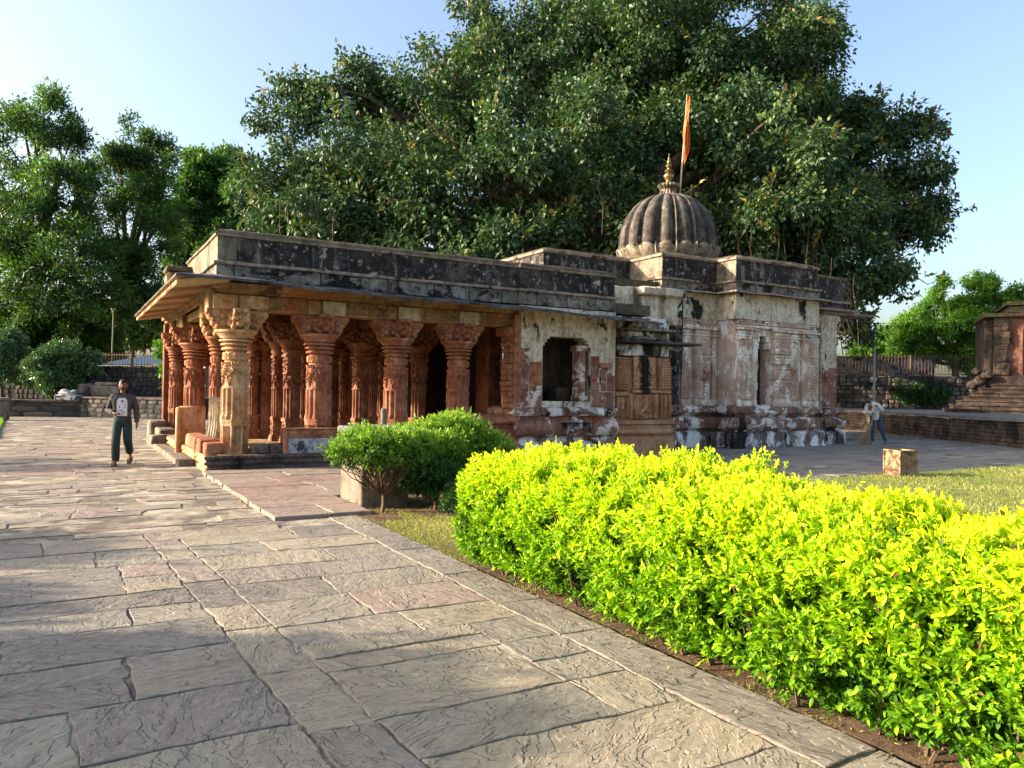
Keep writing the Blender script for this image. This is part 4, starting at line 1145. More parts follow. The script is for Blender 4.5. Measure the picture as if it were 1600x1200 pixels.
for (x, y) in ((4.10, 20.2), (4.40, 20.2), (4.45, 19.1), (5.5, 20.4), (6.95, 19.3), (5.35, 23.6), (7.0, 21.9)): column(x, y, FZ, 'slim', 'sandmid', 'sandmid')

# ---- plinth of the hall
mb = MB()
path = [(2.30, 24.8), (2.30, 15.30), (9.2, 15.30)]
prof = [(0.03, -0.05), (0.03, 0.06), (0.0, 0.08), (0.0, 0.12), (0.05, 0.135), (0.06, 0.17), (0.02, 0.20), (0.02, 0.215), (0.055, 0.235), (0.06, 0.29), (0.03, 0.305), (-0.5, 0.305)]
sweep(mb, path, prof, step=0.18, rough=0.010, mats=[1]*10+[0])
mb.box(2.6, 9.3, 15.6, 24.8, 0.15, 0.3, 0)
for i in range(52):       # small lotus petals along the front edge
    x = 2.4+i*0.13
    mb.ball((x, 15.235, 0.262), (0.045, 0.02, 0.028), 1, 1)
VV = np.concatenate(mb.v)
for i_, f_ in enumerate(mb.f):
    if mb.m[i_] == 1 and len(f_) == 4 and np.ptp(VV[list(f_), 1]) > 0.1: mb.m[i_] = 2  # sunlit side made paler; the front's shade and stain darken its colour
tpart(mb, 'plinth', [M['lintel'], M['lowwall'], M['sandpale']], smooth=50)
mb = MB()
mb.bbox(1.95, 2.25, 16.6, 23.4, -0.05, 0.12, 0, 0.02, 0.01)
mb.bbox(1.90, 2.26, 21.6, 22.2, 0.10, 0.33, 0, 0.03, 0.02); mb.bbox(2.15, 2.6, 22.4, 23.5, 0.12, 0.45, 0, 0.04, 0.02); mb.bbox(2.0, 2.5, 23.6, 24.4, 0.0, 0.62, 0, 0.05, 0.02)
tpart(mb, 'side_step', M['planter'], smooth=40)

# ---- parapet bench between the front pillars
mb = MB()
mb.bbox(3.78, 5.9, 15.32, 15.52, 0.30, 0.60, 2, 0.01)
mb.bbox(3.70, 3.79, 15.26, 15.56, 0.30, 0.80, 0, 0.012)
mb.bbox(5.9, 9.1, 15.34, 15.52, 0.30, 0.60, 0, 0.01)
mb.bbox(3.74, 9.12, 15.30, 15.62, 0.775, 0.80, 0, 0.008)
panel(mb, 3.78, 0.60, 5.3, 0.175, 15.335, lambda u, v: np.maximum(np.exp(-((np.hypot((np.mod(u*22, 1)-0.5)*1.0, (v-0.95)*0.8)-0.42)/0.07)**2), 0.6*((v < 0.12) | (v > 0.9))), 0.03, 0.014, 0, depth=0.15)
tpart(mb, 'bench', [M['sand'], M['sandpale'], M['whitew']], smooth=35)
mb = MB()
sweep(mb, [(6.9, 15.40), (9.05, 15.40)], [(0.0, 0.80), (0.02, 0.85), (0.10, 0.86), (0.13, 0.90), (0.10, 1.0), (0.04, 1.06), (-0.12, 1.08), (-0.14, 0.80)], step=0.3, rough=0.006)
tpart(mb, 'seat_rail', M['sand'], smooth=40)

# ---- seat backs and loose blocks built into the left end
mb = MB()
for i, y in enumerate((16.35, 16.62, 16.92, 17.25)):
    h = 0.80+0.02*i
    pr_ = [(-.09, 0.0), (-.11, 0.25), (-.085, 0.5), (-.08, h-.12), (-.055, h-.04), (0, h), (.055, h-.04), (.08, h-.12), (.085, .5), (.11, .25), (.09, 0)]
    V = []; 
    for (xx, k) in ((2.60, 0.9), (2.57, 1.0), (2.78, 1.0), (2.80, 0.9)):
        V += [(xx+0.05*math.sin(z*2.5), y+o_*1.25*k, 0.52+z*(0.97+0.03*k)) for (o_, z) in pr_]
    m_ = len(pr_); F = []
    for a in range(3):
        for j in range(m_-1): F.append((a*m_+j, a*m_+j+1, (a+1)*m_+j+1, (a+1)*m_+j))
    F.append(tuple(range(m_))[::-1]); F.append(tuple(3*m_+j for j in range(m_)))
    mb.add(V, F)
tpart(mb, 'seat_back', M['cream'], smooth=60)
mb = MB()
mb.bbox(2.20, 2.74, 18.55, 18.72, 0.30, 1.15, 0, 0.03, 0.015)
mb.bbox(2.12, 2.24, 18.50, 18.66, -0.05, 1.13, 0, 0.03, 0.01)
tpart(mb, 'side_panel', M['sandpale'], smooth=40)
mb = MB()
mb.bbox(2.26, 2.70, 16.0, 16.9, 0.30, 0.55, 0, 0.03, 0.02); mb.bbox(2.28, 2.60, 16.95, 18.2, 0.30, 0.58, 0, 0.03, 0.02)
mb.bbox(2.30, 2.62, 15.55, 15.95, 0.30, 0.53, 0, 0.03, 0.015)
tpart(mb, 'seat_block', M['sand'], smooth=40)

# ---- beams above the pillars
mb = MB()
Z0 = 3.10
mb.bbox(2.30, 9.1, 15.55, 16.0, Z0, 3.40, 0, 0.015)
mb.bbox(2.62, 3.10, 16.0, 24.6, Z0+0.12, 3.42, 0, 0.015)
for x0, x1, mi in ((2.38, 2.84, 3), (2.86, 3.42, 1), (4.5, 4.98, 2), (6.15, 6.66, 2), (7.62, 8.10, 2), (4.2, 4.46, 0), (5.9, 6.1, 0)):
    mb.bbox(x0, x1, 15.50, 15.6, Z0+(0.0 if mi != 1 else 0.03), 3.385, mi, 0.012, 0.004)
for i, (x0, x1) in enumerate(((3.44, 4.18), (5.02, 5.88), (6.72, 7.55), (8.14, 9.02))):
    panel(mb, x0, Z0+0.03, x1-x0, 0.27, 15.545, (lambda k: lambda u, v: scroll(u*4+k, v*1.2+k*.3)*((v > 0.12) & (v < 0.88))+0.9*((v < 0.08) | (v > 0.92)))(i), 0.035, 0.016, 4, depth=0.05)
sweep(mb, [(2.62, 24.6), (2.62, 15.66), (9.15, 15.66)], [(0.10, 3.40), (0.17, 3.42), (0.17, 3.47), (0.24, 3.49), (0.26, 3.60), (0.0, 3.62)], step=0.4, rough=0.012, mats=[0]*5)
for y in (17.9, 21.3, 23.6):
    mb.bbox(2.50, 2.66, y-0.26, y+0.24, Z0, 3.42, 0 if y != 17.9 else 3, 0.02)
tpart(mb, 'lintel', [M['lintel'], M['sandpale'], M['block'], M['sandpale'], M['lintel']], smooth=35)
mb = MB()
for x in (4.55, 6.21, 7.75):
    mb.bbox(x-0.17, x+0.17, 16.0, 24.6, Z0-0.02, 3.4, 0, 0.01)
for y in (18.1, 20.6, 23.2):
    mb.bbox(3.0, 9.1, y-0.16, y+0.16, Z0+0.005, 3.38, 0, 0.01)
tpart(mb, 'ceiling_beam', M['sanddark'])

# ---- back and side walls of the hall, ceiling and roof
mb = MB()
mb.box(4.4, 9.1, 24.5, 24.9, 0.3, 3.4, 0); mb.box(2.45, 3.4, 24.5, 24.9, 0.3, 3.4, 0); mb.box(3.4, 4.4, 24.5, 24.9, 2.2, 3.4, 0)
mb.box(9.12, 9.5, 16.9, 24.9, 0.3, 3.4, 0)
for x in (4.8, 5.7, 6.6, 7.5, 8.4): mb.box(x, x+0.25, 24.38, 24.5, 0.3, 3.4, 1)
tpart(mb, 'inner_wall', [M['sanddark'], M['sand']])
mb = MB()
mb.box(8.55, 9.12, 17.6, 17.85, 0.3, 3.4, 0); mb.box(8.0, 9.12, 19.3, 19.6, 0.3, 3.4, 0); mb.box(8.62, 8.80, 18.0, 18.2, 0.3, 3.1, 1)
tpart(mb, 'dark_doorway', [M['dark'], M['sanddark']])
mb = MB()
mb.box(2.46, 13.2, 15.62, 24.9, 3.63, 3.9, 0)
mb.box(12.5, 22.6, 17.5, 27.0, 4.7, 4.9, 0)
tpart(mb, 'roof', M['coping'])

# ---- hall parapet: white-streaked band, pale ledge, black face, coping
mb = MB()
pp = [(2.45, 19.75), (2.45, 15.55), (9.15, 15.55), (9.15, 15.48), (11.92, 15.48), (11.92, 18.9)]
prof = [(0.02, 3.66), (0.02, 3.95), (0.075, 3.955), (0.08, 3.985), (0.07, 4.015), (0.0, 4.03), (0.0, 4.50), (0.035, 4.51), (0.045, 4.545), (0.02, 4.57), (-0.04, 4.635), (-0.17, 4.67), (-0.30, 4.65), (-0.32, 3.9)]
mats = [1, 2, 2, 2, 0, 0, 2, 2, 3, 3, 3, 3, 3]
sweep(mb, pp, prof, step=0.35, rough=0.014, mats=mats)
for f_i in range(len(mb.f)):               # the short side faces the sun: sunlight put into a paler stone colour
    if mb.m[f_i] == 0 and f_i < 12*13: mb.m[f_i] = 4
for x in (4.75, 7.3, 9.9, 5.9): mb.box(x, x+0.06, 15.46, 15.6, 3.70, 3.93, 0)
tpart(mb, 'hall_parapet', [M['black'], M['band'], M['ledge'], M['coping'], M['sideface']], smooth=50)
mb = MB()
mb.bbox(1.90, 2.46, 18.9, 19.6, 4.20, 4.33, 0, 0.02, 0.01); mb.bbox(1.96, 2.46, 19.0, 19.5, 3.85, 4.20, 1, 0.03, 0.01)
mb.ball((2.0, 19.0, 4.0), (0.12, 0.12, 0.2), 2, 1, 0.4)
tpart(mb, 'roof_bracket', [M['coping'], M['sandpale']], smooth=40)

# ---- stone eaves
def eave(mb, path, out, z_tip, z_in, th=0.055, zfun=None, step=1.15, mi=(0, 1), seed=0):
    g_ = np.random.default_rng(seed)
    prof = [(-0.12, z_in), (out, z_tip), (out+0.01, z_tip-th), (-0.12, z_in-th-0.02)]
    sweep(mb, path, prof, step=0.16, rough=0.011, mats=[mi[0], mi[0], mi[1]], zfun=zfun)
sag = lambda W: -0.020*np.clip(W[:, 0]-2.0, 0, 99)+0.012*np.sin(W[:, 0]*0.9)+0.008*np.sign(np.sin(W[:, 0]*2.7+0.6))
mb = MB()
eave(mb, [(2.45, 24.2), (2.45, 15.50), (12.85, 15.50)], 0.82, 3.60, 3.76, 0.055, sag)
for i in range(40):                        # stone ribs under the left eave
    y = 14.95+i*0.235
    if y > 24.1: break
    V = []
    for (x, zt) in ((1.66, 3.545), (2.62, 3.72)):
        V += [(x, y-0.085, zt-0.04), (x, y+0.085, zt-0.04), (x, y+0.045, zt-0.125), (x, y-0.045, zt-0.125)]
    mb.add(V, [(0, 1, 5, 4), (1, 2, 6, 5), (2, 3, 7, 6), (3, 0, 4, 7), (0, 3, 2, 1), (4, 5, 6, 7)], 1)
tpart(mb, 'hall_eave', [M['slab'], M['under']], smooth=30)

# ---- plastered bay with the window
mb = MB()
YW = 15.38
wx0, wx1, wz0, wz1 = 9.74, 11.15, 1.38, 2.93
mb.box(9.12, wx0, YW, YW+0.45, 1.2, 3.62, 0); mb.box(wx1, 11.90, YW, YW+0.45, 1.2, 3.62, 0)
mb.box(wx0, wx1, YW, YW+0.45, wz1, 3.62, 0); mb.box(wx0, wx1, YW, YW+0.45, 1.2, wz0, 0)
for (a, b) in ((0.06, 0.22), (0.12, 0.14), (0.2, 0.06)):   # stepped upper corners
    mb.box(wx0, wx0+a, YW+0.002+a*0.01, YW+0.44, wz1-b, wz1+0.01, 0); mb.box(wx1-a, wx1, YW+0.002+a*0.01, YW+0.44, wz1-b, wz1+0.01, 0)
tpart(mb, 'plaster_wall', [M['plaster']])
for (x0, x1, z0, z1, mi, d) in ((9.12, 9.36, 1.2, 2.55, 0, .02), (9.38, 9.73, 1.75, 2.3, 1, .012), (9.38, 9.73, 1.2, 1.74, 0, .016), (9.12, 9.37, 2.3, 2.62, 0, .03),
                                (11.16, 11.40, 1.2, 2.5, 0, .014), (11.42, 11.88, 1.2, 1.62, 0, .02), (11.46, 11.62, 1.64, 2.2, 0, .03), (11.66, 11.88, 1.64, 2.1, 0, .015), (11.40, 11.75, 2.22, 2.34, 1, .05)):
    mb = MB(); mb.bbox(x0, x1, YW-d, YW+0.1, z0, z1, 0, 0.01, 0.006); tpart(mb, 'painted_stone', M['wallred'] if mi == 0 else M['sand'])
mb = MB()
mb.box(wx0-.05, wx1+.05, 16.75, 16.9, 1.3, 3.3, 0); mb.box(wx1, wx1+.06, YW+.45, 16.8, 1.3, 3.3, 0); mb.box(wx0-.06, wx0, YW+.45, 16.8, 1.3, 3.3, 0)
mb.box(wx0, wx1, YW+.45, 16.8, 1.28, wz0-0.01, 0); mb.box(wx0, wx1, YW+.45, 16.8, 3.0, 3.1, 0)
mb.bbox(10.55, 10.95, 15.95, 16.5, 1.38, 1.72, 0, 0.03); mb.box(10.98, 11.15, 16.0, 16.4, 1.38, 1.66, 1)
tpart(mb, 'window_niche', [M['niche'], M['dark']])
mb = MB()
mb.bbox(10.86, 11.02, YW+0.03, YW+0.40, 1.38, 2.72, 0, 0.02); mb.bbox(10.80, 11.10, YW+0.02, YW+0.42, 2.60, 2.76, 0, 0.02); mb.bbox(10.84, 11.1, YW+0.01, YW+0.42, 1.38, 1.52, 0, 0.02)
tpart(mb, 'window_pilaster', M['wallred'], smooth=40)
# ragged red jamb left of the plaster
mb = MB()
mb.bbox(8.95, 9.14, YW-0.02, YW+0.5, 1.10, 3.4, 0, 0.015); g = np.random.default_rng(5)
for i in range(14):
    z = 1.2+i*0.13; mb.bbox(8.80+0.08*g.random(), 8.99, YW+0.02, YW+0.4, z, z+0.125, 0, 0.02, 0.012)
mb.bbox(8.72, 9.12, YW+.03, YW+.5, 2.88, 3.1, 0, 0.03)
tpart(mb, 'door_jamb', M['sand'], smooth=40)

# ---- moulded base under the window bay and the carved pier
mb = MB()
prof = [(0.14, -0.05), (0.15, 0.02), (0.14, 0.36), (0.10, 0.41), (0.04, 0.43), (0.04, 0.50), (0.12, 0.55), (0.17, 0.64), (0.20, 0.74), (0.17, 0.85), (0.10, 0.93), (0.05, 0.95), (0.05, 1.0), (0.14, 1.03), (0.17, 1.10), (0.14, 1.20), (0.04, 1.24), (-0.05, 1.25)]
sweep(mb, [(9.10, 16.6), (9.10, 15.42), (11.92, 15.42)], prof, step=0.3, rough=0.016, mats=[0, 0, 0, 0, 0, 0, 2, 2, 2, 2, 2, 2, 2, 1, 1, 1, 1])
for i in range(4):
    x = 10.22+i*0.235
    panel(mb, x, 0.66, 0.21, 0.22, 15.23, lambda u, v: (np.clip(caps((u-.5)*1.2, v, FIG_SEAT)*9, 0, 1)+1.0*((np.abs(u-.5) > .4) | (np.abs(v-.5) > .42))), 0.035, 0.012, 3, depth=0.09)
tpart(mb, 'base_moulding', [M['base'], M['base'], M['wallred'], M['basedark']], smooth=45)
mb = MB()
YP = 15.50
prof = [(0.16, -0.05), (0.16, 0.04), (0.12, 0.06), (0.12, 0.44), (0.07, 0.47), (0.05, 0.52), (0.12, 0.54), (0.155, 0.60), (0.12, 0.67), (0.06, 0.69), (0.06, 0.78), (0.13, 0.81), (0.13, 0.90), (0.05, 0.93), (-0.05, 0.94)]
sweep(mb, [(12.02, YP), (13.78, YP), (13.78, 17.2)], prof, step=0.3, rough=0.012)
mb.box(12.0, 13.74, YP+0.03, 17.3, 0.9, 2.52, 0)
P3 = [(12.00, 0.42), (12.62, 0.72), (13.36, 0.38)]
panel(mb, 12.00, 1.66, 0.36, 0.82, YP-.02, lambda u, v: jali(u*2.5+.15*np.sin(v*9), v*7), 0.11, 0.014, 0)
panel(mb, 13.38, 1.70, 0.36, 0.84, YP-.05, lambda u, v: jali(u*2.5, v*6)*(np.abs(u-.5) < (0.5-0.25*ss(v, .6, 1))), 0.11, 0.014, 0)
panel(mb, 12.00, 0.98, 0.36, 0.52, YP-.02, lambda u, v: np.clip(caps((u-.5)*0.7, v, FIG_STAND)*11, 0, 1)+1.0*(np.abs(u-.5) > .38), 0.11, 0.012, 0)
panel(mb, 13.40, 0.98, 0.34, 0.60, YP-.05, lambda u, v: np.clip(caps((u-.5)*0.6, v, FIG_STAND)*11, 0, 1)+1.0*(np.abs(u-.5) > .38), 0.11, 0.012, 0)
panel(mb, 12.56, 0.96, 0.66, 0.62, YP-.07, lambda u, v: np.clip(caps((u-.5)*1.15, v*1.02, FIG_SEAT)*9, 0, 1)+1.0*(np.abs(u-.5) > .42), 0.13, 0.012, 0)
mb.bbox(12.40, 12.54, YP-.10, YP+.1, 0.95, 1.60, 0, 0.01); mb.bbox(13.24, 13.36, YP-.10, YP+.1, 0.95, 1.60, 0, 0.01)
mb.bbox(11.96, 12.42, YP-.09, YP+.1, 1.52, 1.64, 0, 0.02); mb.bbox(13.34, 13.78, YP-.12, YP+.1, 1.60, 1.70, 0, 0.02)
tpart(mb, 'carved_pier', [M['pier']], smooth=55)
mb = MB()
panel(mb, 12.56, 1.70, 0.70, 0.84, YP-.06, lambda u, v: (0.35+0.65*scroll(u*3, v*4))*(np.abs(u-.5) < 0.5*(1-v**2.2)+0.02), 0.07, 0.013, 0)
mb.bbox(12.50, 13.32, YP-.16, YP+.1, 1.60, 1.69, 0, 0.03)
tpart(mb, 'sooty_spire_relief', M['pierblack'], smooth=55)
mb = MB()
mb.bbox(12.0, 13.86, YP-.02, YP+.8, 2.56, 2.86, 0, 0.03, 0.01)
mb.bbox(12.05, 14.55, YP-.42, YP+.6, 2.875, 2.945, 1, 0.02, 0.012)
mb.bbox(12.1, 13.7, YP-.10, YP+.8, 2.95, 3.20, 0, 0.03, 0.02)
for (x, w) in ((12.35, .3), (12.62, .26), (12.85, .3)): mb.bbox(x, x+w, YP-.28, YP, 2.96, 3.06, 2, 0.04, 0.02)
mb.bbox(12.15, 13.9, YP-.30, YP+.6, 3.205, 3.26, 2, 0.02, 0.012)
mb.bbox(12.1, 13.75, YP-.05, YP+.9, 3.27, 3.56, 0, 0.03, 0.02)
tpart(mb, 'pier_top', [M['basedark'], M['slab'], M['ledge']], smooth=40)

# ---- the shrine: stepped plan
SP = [(11.95, 26.5), (11.95, 18.9), (15.15, 18.9), (15.15, 17.4), (17.35, 17.4), (17.35, 16.6), (21.0, 16.6), (21.0, 26.5)]
SPB = [(13.6, 18.9), (15.15, 18.9), (15.15, 17.4), (17.35, 17.4), (17.35, 16.6), (21.0, 16.6), (21.0, 17.6)]
mb = MB()
prof = [(0.24, -0.08), (0.24, 0.03), (0.20, 0.05), (0.20, 0.42), (0.17, 0.47), (0.08, 0.50), (0.08, 0.55), (0.19, 0.565), (0.22, 0.60), (0.22, 0.86), (0.19, 0.90), (0.06, 0.93), (0.06, 0.985), (0.13, 0.99), (0.13, 1.02), (0.20, 1.04), (0.22, 1.08), (0.15, 1.24), (0.03, 1.30), (-0.05, 1.31)]
sweep(mb, SPB, prof, step=0.3, rough=0.014, mats=[0]*5+[1]*2+[1]*5+[2]*7)
for i in range(36):     # lotus petals of the upper lip
    x = 17.4+i*0.102
    if not 18.2 < x < 18.85: mb.ball((x, 16.41, 1.13), (0.042, 0.03, 0.07), 1, 2)
panel(mb, 17.6, 0.60, 3.2, 0.27, 16.39, lambda u, v: scroll(u*7, v*0.9+.1)*((v > .1) & (v < .9)), 0.028, 0.018, 1, depth=0.05)
tpart(mb, 'shrine_base', [M['basedark'], M['base'], M['base']], smooth=45)

mb = MB()
ZB, ZT = 1.25, 3.75
nx0, nx1 = 18.28, 18.87
mb.box(11.95, 15.15, 18.9, 19.3, 0.0, 4.7, 0); mb.box(15.15, 17.35, 17.4, 17.8, ZB, ZT, 0); mb.box(15.15, 15.5, 17.8, 19.3, ZB, 4.7, 0)
mb.box(17.35, nx0, 16.6, 17.0, ZB, ZT, 0); mb.box(nx1, 21.0, 16.6, 17.0, ZB, ZT, 0); mb.box(nx0, nx1, 16.6, 17.0, 3.42, ZT, 0)
mb.box(17.35, 17.7, 17.0, 17.8, ZB, ZT, 0); mb.box(20.65, 21.0, 17.0, 19.0, 0, ZT, 0); mb.box(21.0, 21.2, 17.75, 26, 0, 4.7, 0)
mb.box(22.5, 22.9, 17.75, 26.5, 0, 4.7, 0)
tpart(mb, 'shrine_wall', M['carv'])
mb = MB()
mb.box(nx0-.02, nx1+.02, 17.5, 17.6, 1.2, 3.6, 0); mb.box(nx0-.05, nx0, 17.0, 17.6, 1.2, 3.6, 0); mb.box(nx1, nx1+.05, 17.0, 17.6, 1.2, 3.6, 0); mb.box(nx0, nx1, 16.7, 17.6, 1.2, 1.28, 0)
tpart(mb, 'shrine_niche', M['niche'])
# pilasters and carved jambs
mb = MB()
def pilaster(x0, x1, y, amp=0.065, kind=0, d=0.07):
    mb = MB(); d = d*1.7
    w = x1-x0
    mb.bbox(x0-.02, x1+.02, y-d-.02, y+.02, ZB, ZB+0.20, 0, 0.012)
    if kind == 0:
        panel(mb, x0, ZB+0.20, w, 1.35, y-d, lambda u, v: (0.3+0.7*scroll(u*1.5, v*7))*(np.abs(u-.5) < .40)+0.5*(np.abs(u-.5) > .46), amp, 0.018, 0, depth=d+.01)
        panel(mb, x0, ZB+1.56, w, 0.55, y-d, lambda u, v: garland(u*2, v), amp, 0.018, 0, depth=d+.01)
    elif kind == 1:
        for (z0, z1, e) in ((0.2, 0.85, 0), (0.86, 1.12, .05), (1.13, 1.30, .0), (1.31, 1.50, .06), (1.51, 1.62, .02), (1.63, 1.80, .06), (1.81, 2.11, .0)):
            panel(mb, x0-e, ZB+z0, w+e, z1-z0, y-d-e, lambda u, v: scroll(u*2, v*2+z0)*(np.abs(v-.5) < .4)*(np.abs(u-.5) < .42), amp*.7, 0.02, 0, depth=d+.05)
    else:
        mb.bbox(x0, x1, y-d, y+.02, ZB+.2, ZB+2.11, 0, 0.02)
    for (z0, z1, e) in ((2.11, 2.18, .03), (2.19, 2.30, .0), (2.31, 2.38, .05)):
        mb.bbox(x0-e, x1+e, y-d-e, y+.02, ZB+z0, ZB+z1, 0, 0.012)
    tpart(mb, 'pilaster', M['carv'], smooth=50)
pilaster(17.38, 17.95, 16.6); pilaster(18.02, 18.12, 16.6, kind=2, d=.02); pilaster(18.14, 18.26, 16.6, kind=2, d=.012)
pilaster(18.92, 19.60, 16.6, kind=1, d=.08); pilaster(19.68, 20.02, 16.6, d=.06); pilaster(20.08, 20.18, 16.6, kind=2, d=.03); pilaster(20.26, 20.92, 16.6, d=.09)
pilaster(15.9, 16.2, 17.4, d=.06); pilaster(16.24, 16.32, 17.4, kind=2, d=.03); pilaster(16.4, 16.95, 17.4, d=.09); pilaster(17.0, 17.1, 17.4, kind=2, d=.04); pilaster(17.14, 17.32, 17.4, kind=2, d=.07)
mb.bbox(17.36, 20.96, 16.50, 16.62, ZB+2.39, ZB+2.47, 0, 0.01)
for (x0, x1) in ((20.28, 20.58), (20.66, 20.96)): mb.bbox(x0, x1, 16.44, 16.6, ZB+2.14, ZB+2.37, 1, 0.02)
# stepped edge of the niche
for (z0, z1, e) in ((1.27, 1.75, 0.0), (1.76, 2.0, .08), (2.01, 2.35, .03), (2.36, 2.6, .10), (2.61, 3.0, .05), (3.01, 3.22, .14), (3.23, 3.42, .22)):
    mb.bbox(nx0-.02, nx0+e*.45+.01, 16.58, 16.98, z0, z1, 0, 0.015)
    if z0 > 2.9: mb.bbox(nx1-e*.8, nx1+.02, 16.57, 16.98, z0, z1, 0, 0.015)
tpart(mb, 'niche_moulding', [M['carv'], M['whitew']], smooth=50)
mb = MB()   # dentil course
g = np.random.default_rng(3)
for (xa, xb, y) in ((17.36, 21.0, 16.6), (15.8, 17.33, 17.4)):
    x = xa
    while x < xb-0.05:
        for r_ in range(2):
            if g.random() < 0.88: mb.bbox(x+(0.05 if r_ else 0), x+0.085+(0.05 if r_ else 0), y-.06, y+.01, 3.752+r_*0.065, 3.805+r_*0.065, 0, 0.008)
        x += 0.105
tpart(mb, 'dentil_course', M['carv'])
# plaster frieze under the eave
mb = MB()
fr = [(0.0, 3.74), (0.0, 3.88), (0.06, 3.89), (0.05, 4.66), (-.05, 4.68)]
sweep(mb, [(15.15, 18.85), (15.15, 17.4), (17.35, 17.4), (17.35, 16.6), (21.0, 16.6), (21.0, 17.6)], fr, step=0.4, rough=0.02, mats=[1, 0, 0, 0])
mb.bbox(13.1, 13.7, 17.1, 18.8, 3.55, 4.6, 0, 0.02); mb.bbox(13.72, 15.1, 17.25, 18.8, 2.0, 4.65, 0, 0.02); mb.bbox(15.05, 15.72, 17.12, 17.45, 3.6, 4.55, 0, 0.04); mb.bbox(14.2, 14.8, 17.1, 17.3, 3.6, 4.5, 0, 0.03)
mb.bbox(14.1, 15.7, 16.95, 17.45, 4.42, 4.66, 0, 0.04)
tpart(mb, 'plaster_frieze', [M['plaster'], M['basedark']], smooth=45)
mb = MB()   # black-stained return between pier and shrine
mb.bbox(13.74, 15.80, 17.30, 17.7, 0.0, 3.9, 0, 0.03); mb.bbox(15.55, 15.86, 17.22, 17.42, 2.2, 4.5, 0, 0.03)
tpart(mb, 'stained_return', M['black'])
mb = MB()
eave(mb, SP[1:], 0.34, 4.70, 4.76, 0.05, lambda W: 0.012*np.sin(W[:, 0]*3.1)-0.0*W[:, 0], mi=(0, 0))
tpart(mb, 'shrine_eave', [M['ledge']], smooth=30)
mb = MB()
prof = [(0.04, 4.74), (0.05, 4.98), (0.13, 4.99), (0.13, 5.05), (0.0, 5.07), (0.0, 5.66), (0.06, 5.68), (0.07, 5.75), (0.02, 5.77), (-0.05, 5.83), (-0.22, 5.87), (-0.40, 5.85), (-0.42, 4.9)]
sweep(mb, SP, prof, step=0.35, rough=0.016, mats=[1, 2, 2, 2, 0, 2, 2, 2, 3, 3, 3, 3])
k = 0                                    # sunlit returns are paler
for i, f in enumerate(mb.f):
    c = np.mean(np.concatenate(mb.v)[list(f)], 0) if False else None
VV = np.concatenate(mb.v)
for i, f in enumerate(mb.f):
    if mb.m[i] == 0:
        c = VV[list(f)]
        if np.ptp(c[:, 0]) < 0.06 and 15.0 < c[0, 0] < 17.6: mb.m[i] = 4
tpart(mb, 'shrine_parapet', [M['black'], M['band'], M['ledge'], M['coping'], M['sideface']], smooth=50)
mb = MB()
prof = [(0.03, 4.52), (0.03, 4.72), (0.10, 4.73), (0.10, 4.80), (0.0, 4.82), (0.0, 5.52), (0.04, 5.54), (0.02, 5.60), (-0.2, 5.66), (-0.35, 5.64), (-0.36, 4.6)]
sweep(mb, [(21.03, 16.9), (22.85, 16.9), (22.85, 26.5)], prof, step=0.35, rough=0.014, mats=[0, 2, 2, 0, 0, 2, 3, 3, 3, 3])
mb.bbox(20.95, 23.2, 16.6, 17.5, 4.44, 4.52, 2, 0.02, 0.01)
mb.bbox(21.6, 24.25, 16.75, 17.6, 4.34, 4.42, 2, 0.02, 0.012)
tpart(mb, 'porch_parapet', [M['black'], M['band'], M['ledge'], M['coping']], smooth=50)
mb = MB()
mb.bbox(21.62, 22.42, 16.88, 17.3, 1.2, 4.34, 0, 0.02); mb.bbox(21.5, 22.6, 16.85, 17.3, 4.05, 4.34, 0, 0.08)
tpart(mb, 'porch_pillar', M['plaster'])
mb = MB()
mb.bbox(21.66, 22.38, 16.85, 17.0, 1.25, 2.55, 0, 0.02, 0.01); mb.bbox(21.1, 21.5, 17.3, 17.75, 1.2, 3.4, 1, 0.02)
panel(mb, 21.12, 1.3, 0.4, 1.6, 17.28, lambda u, v: scroll(u*1.5, v*5), 0.03, 0.02, 1)
tpart(mb, 'porch_painted_stone', [M['wallred'], M['carv']])
mb = MB()
prof = [(0.20, -0.08), (0.20, 0.42), (0.14, 0.46), (0.05, 0.49), (0.05, 0.54), (0.13, 0.57), (0.19, 0.64), (0.21, 0.74), (0.19, 0.84), (0.12, 0.90), (0.05, 0.92), (0.05, 0.98), (0.17, 1.0), (0.20, 1.06), (0.12, 1.22), (0.0, 1.25), (-.1, 1.25)]
sweep(mb, [(21.55, 17.7), (21.55, 16.92), (22.5, 16.92), (22.5, 18.5)], prof, step=0.25, rough=0.014, mats=[0]*5+[1]*11)
mb.box(21.0, 21.6, 17.5, 18.0, 0, 1.25, 0)
tpart(mb, 'porch_base', [M['basedark'], M['base']], smooth=45)

# ---- ribbed dome
DX, DY, DZ = 19.15, 21.7, 6.62
mb = MB()
nt = 192; th = np.arange(nt)*2*np.pi/nt
nr = 16
ph = np.mod(th*nr/(2*np.pi)+0.32, 1.0)
lobe = np.where(ph < 0.80, np.sin(np.pi*ph/0.80)**0.55, 0.0)
ridge = np.where(ph >= 0.84, np.sin(np.pi*(ph-0.84)/0.16)**0.6*1.05, 0.0)
X = []; Y = []; Z = []
for i in range(41):
    v = i/40
    a = v*math.pi/2
    rr = 1.86*math.cos(a)**0.80 if v < 0.999 else 0.02
    zz = 2.02*math.sin(a)**1.02
    rr *= 1.0-0.035*(1-v)**2*1.0
    r_ = rr*(0.875+0.135*np.maximum(lobe, ridge))
    X.append(DX+r_*np.cos(th)); Y.append(DY+r_*np.sin(th)); Z.append(np.full(nt, DZ+0.30+zz))
mb.grid(np.array(X), np.array(Y), np.array(Z), 0, close=True)
tpart(mb, 'dome', M['dome'], smooth=50)
mb = MB()
X = []; Y = []; Z = []
